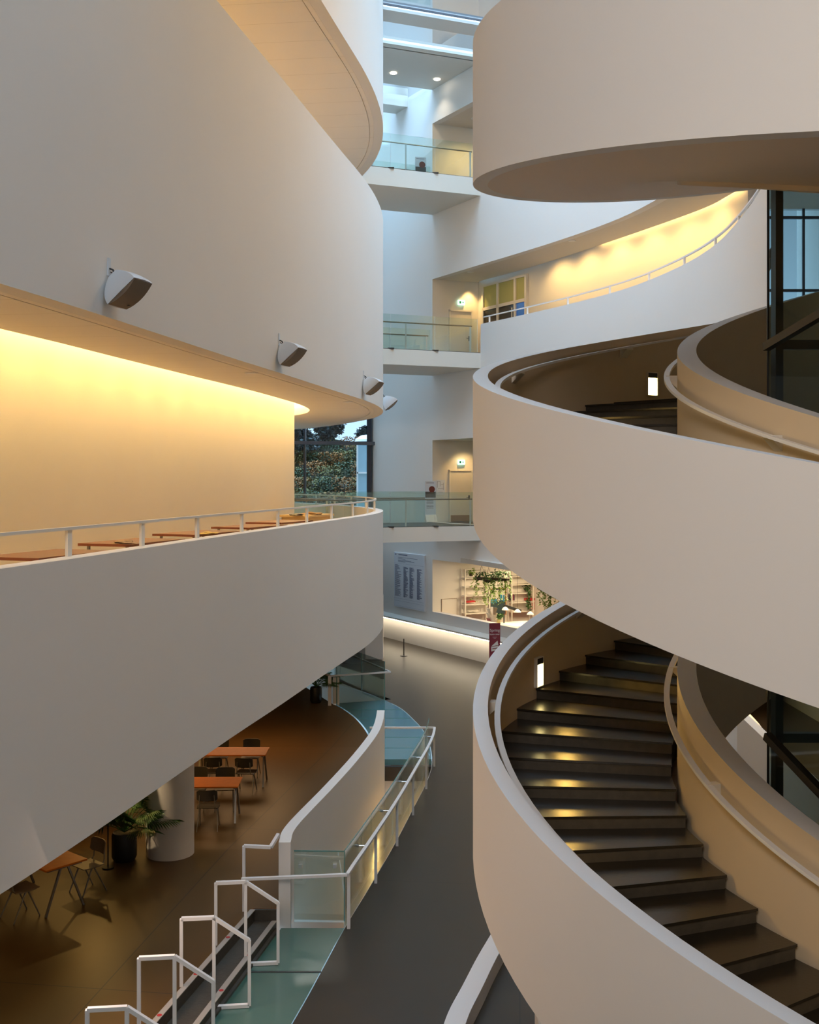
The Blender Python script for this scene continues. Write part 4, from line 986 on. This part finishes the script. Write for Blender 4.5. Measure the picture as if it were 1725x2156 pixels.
# hanging plants
def leaf_cloud(b, c, r, n, rn, s=.06, droop=1.0):
    for i in range(n):
        a = rn.uniform(0, 2*PI); q = r*math.sqrt(rn.random()); z = rn.uniform(-1, 1)*r*.6
        p = Vector((c[0]+q*math.cos(a), c[1]+q*math.sin(a)*.7, c[2]+z)); d = Vector((rn.uniform(-1, 1), rn.uniform(-1, 1), rn.uniform(-1, .3)*droop)).normalized(); sd = d.cross(Vector((rn.uniform(-1, 1), rn.uniform(-1, 1), 1))).normalized()
        b.face([p, p+d*s*.5+sd*s*.35, p+d*s, p+d*s*.5-sd*s*.35])
def hanging(px, py, D, r, vines, label, seed, group='hanging basket plants in the library'):
    rn = random.Random(seed); X = (px-862.5)*D/F; z = zpx(py, D)
    t = thing('hanging_plant', label, 'plant', (X, D, z), 0, group)
    b = MB(); b.lathe((0, 0, 0), [(.001, -r*.5), (r*.7, -r*.4), (r, 0), (r*.9, .01), (.001, -.02)], 16); b.build('basket', M['basket'], t, smooth=True)
    b = MB()
    for k in range(3): a = 2*PI*k/3; b.tube([(r*.9*math.cos(a), r*.9*math.sin(a), 0), (0, 0, min(.5, CE[0]-z-.02)), ], .005, 4)
    b.tube([(0, 0, min(.5, CE[0]-z-.02)), (0, 0, CE[0]-z+.02)], .005, 4); b.build('cords', M['dark'], t)
    b = MB(); leaf_cloud(b, (0, 0, .08), r*1.2, 130, rn, .10)
    b.build('foliage', M['leaf'], t)
    v = MB()
    for k in range(vines):
        a = rn.uniform(0, 2*PI); x, y, zz = r*math.cos(a), r*math.sin(a)*.6, 0; l = rn.uniform(.4, 1.1)
        pts = []
        for j in range(9): pts.append((x+.04*math.sin(j*1.3+k), y, zz-l*j/8))
        v.tube(pts, .004, 4)
        for p in pts: leaf_cloud(v, p, .03, 3, rn, .09)
    v.build('trailing_vines', M['leaflight'], t)
hanging(1014, 1216, 44.0, .22, 5, 'dark hanging basket plant leftmost in the library', 11)
hanging(1029, 1221, 43.6, .20, 5, 'hanging basket plant second from the left in the library', 12)
hanging(1046, 1216, 43.2, .26, 9, 'bushy hanging plant with long vines before the painting', 13)
hanging(1062, 1217, 42.8, .24, 8, 'bushy hanging plant right of the painting', 14)
hanging(1145, 1238, 41.0, .22, 8, 'hanging plant with trailing vines near the spiral underside', 15)
hanging(1168, 1252, 40.4, .20, 9, 'rightmost hanging plant above the spiral rail', 16)
def shelf_plant(px, py, label, seed, long=.4, n=60, m='leaf', dense=False):
    rn = random.Random(seed); p = ep(lp(px, .2), .30); t = thing('potted_plant', label, 'plant', (p.x, p.y, zpx(py, p.y)+.022), AZ)
    b = MB(); b.lathe((0, 0, 0), [(.001, 0), (.07, 0), (.09, .12), (.001, .11)], 14); b.build('pot', M['basket'], t)
    b = MB(); leaf_cloud(b, (0, -.05, .2), .18, n, rn, .09)
    for j in range(int(long/.05)): leaf_cloud(b, (.10*math.sin(j*.5)*(.3 if dense else 1), -.22, .12-j*.05), .10 if dense else .03, 14 if dense else 2, rn, .08)
    b.build('foliage', M[m], t)
shelf_plant(990, 1214, 'potted trailing plant on the top left library shelf', 21, 1.2, 80, 'leaflight')
shelf_plant(1106, 1246, 'dense trailing plant hanging from the right library shelves', 22, .9, 70, 'leaf', True)
# flower pot and magazine rack, guitar-like dark arm lamp on the table
fp = thing('potted_plant', 'brass potted plant standing on the white reading table', 'plant', (3.62, 44.55, -5.87))
b = MB(); b.lathe((0, 0, 0), [(.001, 0), (.09, 0), (.095, .19), (.001, .18)], 16); b.build('pot', mat('olive_brass', (.32, .27, .12), .35, metal=.6), fp)
b = MB(); leaf_cloud(b, (0, 0, .32), .17, 120, random.Random(5), .12)
b.build('foliage', M['leaf'], fp)
sc = thing('desk_screen', 'long dark tilted fixture behind the plant on the reading table', 'fixture', (4.15, 44.75, -5.87))
b = MB(); b.bar((-.3, 0, .72), (.42, -.1, .50), .10, .11); b.build('arm', M['black'], sc)
b = MB(); b.bar((-.28, 0, 0), (-.28, 0, .72), .05); b.build('post', M['black'], sc)
mg = thing('magazine_rack', 'upright magazine rack full of journals near the shelves', 'rack', (3.62-.35, 43.35, -6.6), AZ)
b = MB(); b.box(-.04, .04, -.04, .04, 0, 1.55); b.build('post', M['white'], mg)
for i in range(5):
    for sx in (-1, 1):
        b = MB(); z = .45+i*.2; b.hexa([(sx*.06, -.15, z), (sx*.08, -.15, z), (sx*.08, .15, z), (sx*.06, .15, z)], [(sx*.16, -.15, z+.26), (sx*.18, -.15, z+.26), (sx*.18, .15, z+.26), (sx*.16, .15, z+.26)]); b.build('magazine', random.Random(i*2+sx).choice([M['ink'], M['maroon'], M['paper'], M['chairtan']]), mg)

# poster stands on the bridges
def poster(px, py0, py1, off, D, label, stand):
    X = (px-862.5)*D/F; z0 = zpx(py1, D); z1 = zpx(py0, D); w = .23; h = z1-z0
    t = thing('poster_stand' if stand else 'poster', label, 'poster', (X, D, z0), .25)
    ph = h if not stand else h*.42; zb = h-ph
    b = MB(); b.box(-w, w, -.01, .01, 0, h); b.build('panel', M['board'], t)
    b = MB(); b.box(-w+.01, w-.01, -.014, -.01, zb+.02, zb+ph*.38); b.build('landscape_print', mat('poster_dark', (.06, .06, .055), .6, var=.6, vscale=14), t)
    b = MB(); c = (.06, -.018, zb+ph*.52); N = 20; b.face([(c[0]+.13*math.cos(2*PI*i/N), c[1], c[2]+.13*math.sin(2*PI*i/N)) for i in range(N)]); b.build('red_disc', mat('poster_red', (.16, .03, .02), .4), t)
    b = MB(); b.box(-w+.05, w-.08, -.013, -.0105, zb+ph*.88, zb+ph*.91)
    if stand:
        for i in range(6): b.box(-w+.06, w-.1, -.013, -.0105, zb-.12-i*.06, zb-.105-i*.06)
    b.build('lettering', M['ink'], t)
    if stand: b = MB(); b.hexa([(-w, -.25, 0), (w, -.25, 0), (w, .12, 0), (-w, .12, 0)], [(-w, -.05, .28), (w, -.05, .28), (w, .02, .28), (-w, .02, .28)]); b.build('foot', M['offwhite'], t)
poster(906.5, 1013, 1098, 0, 45.0, 'standing poster with red disc on the lowest bridge', True)
poster(886, 331, 364, 0, 43.9, 'poster with red disc behind the upper bridge glass', False)
wb_ = end_pt(927, .03); t = thing('wall_plan', 'white framed plan sheet on the recess wall beside the bridge door', 'sign', (wb_.x, wb_.y, -.78+.15), AZ)
b = MB(); b.box(-.2, .2, -.015, 0, 0, .62); b.build('sheet', M['board'], t)
b = MB()
for (a, c, d, e) in ((-.15, -.14, .3, .55), (-.15, -.02, .55, .56), (-.02, -.01, .35, .56), (.02, .12, .42, .43), (-.12, .12, .25, .26), (-.1, .1, .1, .11), (.12, .13, .2, .5)): b.box(a, c, -.018, -.015, d, e)
b.build('line_drawing', M['ink'], t)

# ------------------------------------------------------------------ loudspeakers on the left band
def speaker(px, label, first=None, flip=False):
    k = (px-862.5)/F; best = None
    for i in range(len(LC)-1):
        a, c = LC[i], LC[i+1]; fa, fc = a.x-k*a.y, c.x-k*c.y
        if (fa <= 0 <= fc or fc <= 0 <= fa) and not flip: tt = fa/(fa-fc+1e-12); best = (a.lerp(c, tt), (c-a).normalized()); break
    if flip: i = min(range(len(LC)), key=lambda i: abs(LC[i].y-36.6)); best = (LC[i], (LC[i+1]-LC[i]).normalized())
    p, t = best; n = Vector((t.y, -t.x)); rz = math.atan2(n.y, n.x)
    loc = (p.x, p.y, 2.66)
    if first: return dup(first, loc, rz, label, 'white loudspeakers on the left band')
    o = thing('loudspeaker', label, 'speaker', loc, rz, 'white loudspeakers on the left band')
    # local x points out of the wall
    b = MB(); b.box(0, .02, -.035, .035, .10, .34); b.build('wall_plate', M['speaker'], o)
    b = MB(); b.tube([(.02, 0, .2), (.07, 0, .18), (.10, 0, .1)], .014, 6); b.tube([(.02, .03, .16), (.08, .02, .12)], .008, 6); b.build('bracket', M['dark'], o)
    tilt = Matrix.Rotation(math.radians(50), 3, 'Y'); yaw = Matrix.Rotation(math.radians(-6), 3, 'Z')
    c0 = Vector((.10, 0, .12)); secs = []
    for i in range(9):
        s_ = i/8; x = .36*s_; hw = .075+.165*math.sin(s_*PI/2)**.85; hh_ = .07+.19*math.sin(s_*PI/2)
        q = []
        for (a, c) in ((-1, -1), (-.5, -1.04), (0, -1.06), (.5, -1.04), (1, -1), (1.03, 0), (1, 1), (.5, 1.04), (0, 1.06), (-.5, 1.04), (-1, 1), (-1.03, 0)): q.append(c0+yaw@(tilt@Vector((x, a*hw, c*hh_))))
        secs.append(q)
    b = MB(); b.sweep(secs); b.build('cabinet', M['speaker'], o, smooth=True)
    b = MB(); hw, hh_ = .232, .255; g1, g2 = [], []
    secs = []
    for i in range(9):
        u_ = -1+i/4; bul = .045*(1-u_*u_)
        f = lambda x, a, c: c0+yaw@(tilt@Vector((x, a, c)))
        secs.append([f(.361, -hw, u_*hh_), f(.361, hw, u_*hh_), f(.366+bul, hw*.98, u_*hh_), f(.366+bul, -hw*.98, u_*hh_)])
    b.sweep(secs); b.build('grille', M['grille'], o, smooth=True)
    b = MB(); q = c0+yaw@(tilt@Vector((.40, .14, -.17))); b.lathe(tuple(q), [(.001, 0), (.022, 0), (.022, .01), (.001, .01)], 10); b.build('badge', M['dark'], o)
    return o
s1 = speaker(228, 'largest white loudspeaker, nearest on the left band')
speaker(587, 'second loudspeaker along the left band, above the downlight', s1)
speaker(765, 'small loudspeaker near the rounded end of the left band', s1)
speaker(808, 'smallest loudspeaker peeking round the far end of the left band', s1, True)

# gallery tables with reddish tops seen over the parapet
def gtable(x, y, rz, label, z=-1.75, w=1.7, d=.95):
    t = thing('gallery_table', label, 'table', (x, y, z), rz, 'reddish tables in the left gallery')
    b = MB(); b.box(-w/2, w/2, -d/2, d/2, .70, .74); b.build('tabletop', M['redwood'], t)
    for sx in (-1, 1):
        for sy in (-1, 1): b = MB(); b.bar((sx*(w/2-.1), sy*(d/2-.1), 0), (sx*(w/2-.12), sy*(d/2-.12), .70), .04); b.build('leg', M['chairleg'], t)
    return t
G1 = gtable(-4.95, 15.0, 1.25, 'reddish gallery table nearest the left edge')
for x, y, r, lab in ((-4.55, 18.0, 1.25, 'second reddish gallery table from the left'), (-4.05, 21.0, 1.2, 'third reddish gallery table from the left'), (-3.5, 24.0, 1.2, 'fourth reddish gallery table from the left'), (-3.15, 26.6, 1.2, 'farthest reddish gallery table')):
    dup(G1, (x, y, -1.75), r, lab)
bc = thing('gallery_bench', 'pale bench top at the left edge behind the gallery parapet', 'bench', (-4.98, 13.6, -1.75), 1.3)
b = MB(); b.box(-.45, .45, -.2, .2, .62, .66); b.build('seat', M['paper'], bc)
for sx in (-.35, .35): b = MB(); b.box(sx-.03, sx+.03, -.15, .15, 0, .62); b.build('leg', M['paper'], bc)
dk = thing('side_table', 'pale wooden table with cloth and sticks at the end of the gallery', 'table', (-2.95, 31.2, -1.75), 1.2)
b = MB(); b.box(-.8, .8, -.5, .5, .70, .76); b.box(-.7, .7, -.42, .42, .55, .70); b.build('tabletop', mat('pale_wood', (.62, .45, .22), .5), dk)
for sx in (-.7, .7):
    for sy in (-.4, .4): b = MB(); b.box(sx-.03, sx+.03, sy-.03, sy+.03, 0, .6); b.build('leg', mat('pale_leg', (.55, .4, .2), .5), dk)
def crumple(name, loc, r, m, label, seed, cat='cloth', flat=.35):
    bm = bmesh.new(); bmesh.ops.create_icosphere(bm, subdivisions=3, radius=r); rn = random.Random(seed)
    ph = [rn.uniform(0, 6) for _ in range(6)]
    for v in bm.verts:
        c = v.co; k = 1+.28*math.sin(c.x/r*4+ph[0])*math.sin(c.y/r*5+ph[1])+.18*math.sin(c.z/r*7+ph[2]+c.x/r*3); v.co = Vector((c.x*k*1.3, c.y*k, max(c.z*k*flat, 0)))
    me = bpy.data.meshes.new(name); bm.to_mesh(me); bm.free(); me.materials.append(m); o = bpy.data.objects.new(name, me); COL.objects.link(o); o.location = (loc[0], loc[1], loc[2]+EYE); return tag(o, label, cat)
crumple('crumpled_cloth', (-2.78, 30.9, -.99), .20, M['cloth'], 'crumpled brown cloth on the pale end table', 3)
crumple('crumpled_cloth', (-4.5, 17.3, -1.01), .15, M['cloth'], 'crumpled tan cloth on the second gallery table', 5)
crumple('crumpled_cloth', (-3.15, 30.3, -.99), .13, M['dark'], 'dark bundled cloth at the left end of the pale table', 8)
crumple('crumpled_cloth', (-3.75, 20.4, -1.01), .12, mat('straw', (.6, .42, .12), .8), 'yellow straw bundle on the third gallery table', 6)

# ------------------------------------------------------------------ OUTSIDE, beyond the far window
b = MB(); rn = random.Random(2); nx, ny = 36, 20
H_ = {}
for i in range(nx+1):
    for j in range(ny+1):
        x = -26+i*1.0; y = 56+j*1.2; z = -5.2+7.5*min(1, (j/10)**.9)+.35*math.sin(i*1.7+j)*math.cos(j*1.3)+rn.uniform(-.25, .25); H_[i, j] = (x, y, z)
for i in range(nx):
    for j in range(ny): b.face([H_[i, j], H_[i+1, j], H_[i+1, j+1], H_[i, j+1]])
tag(b.build('planted_bank', M['hedge'], smooth=True), 'scrub covered hillside outside the far window', 'hillside', kind='structure')
b = MB(); b.box(-26, 10, 52, 57, -7.5, -7.1); struct(b.build('ground_outside', M['hedge']))
def tree(x, y, z, r, h, label, seed, n=3200, m='tree'):
    rn = random.Random(seed); t = thing('tree', label, 'tree', (x, y, z), 0, 'trees on the bank outside')
    b = MB(); b.tube([(0, 0, 0), (.1, 0, h*.5), (0, .1, h)], [.18, .13, .05], 8)
    for k in range(7): a = rn.uniform(0, 6.28); b.tube([(0, 0, h*.6), (r*.6*math.cos(a), r*.6*math.sin(a), h+r*.5*rn.random())], [.06, .02], 5)
    b.build('trunk', M['bark'], t)
    b = MB(); cl = [(rn.uniform(-.8, .8)*r, rn.uniform(-.8, .8)*r, h+rn.uniform(-.5, .8)*r, r*rn.uniform(.3, .5)) for _ in range(14)]
    for c in cl: leaf_cloud(b, c[:3], c[3], n//14, rn, .28)
    b.build('crown', M[m], t)
tree(-7.0, 66.5, .8, 1.4, 2.0, 'blue green tree left of the window mullion outside', 1)
tree(-5.0, 67.5, 1.2, 1.15, 1.9, 'rounded tree right of the window mullion outside', 2)
tree(-2.9, 69, 1.6, .45, 1.3, 'small distant tree top beside the window frame', 6, 1200)
rn = random.Random(9)
for k in range(64):
    x = -8.4+(k % 8)*.95+rn.uniform(-.3, .3); y = 57.5+(k//8)*1.35+rn.uniform(-.4, .4); z = -5.3+7.5*min(1, ((y-56)/12)**.9)
    t = thing('shrub', ['mixed green', 'rusty orange', 'olive'][k % 3]+' shrub on the bank outside the far window', 'shrub', (x, y, z), 0, ['green', 'rusty', 'olive'][k % 3]+' shrubs on the bank outside')
    b = MB(); leaf_cloud(b, (0, 0, .35), .85, 700, rn, .13); b.build('foliage', [M['shrub_green'], M['rusty'], M['olive']][k % 3], t)
# white glazed outbuilding post
ob = thing('glazed_tower', 'pale glazed tower with white bands outside beside the window frame', 'building', (-2.58, 54.5, -7.1), 0)
b = MB(); b.box(-.0, .8, -.5, .5, 0, 9.0); b.build('body', mat('tower_blue', (.35, .52, .6), .2), ob)
b = MB()
for z in (1.5, 3.6, 5.6, 7.4): b.box(-.02, .8, -.56, .5, z, z+.08)
b.box(-.04, .04, -.56, .5, 0, 9.0); b.build('white_bands', M['white'], ob)
b = MB(); b.lathe((.45, 0, 9.0), [(.6, 0), (.56, .12), (.3, .3), (.001, .34)], 20); b.build('cap', M['white'], ob)
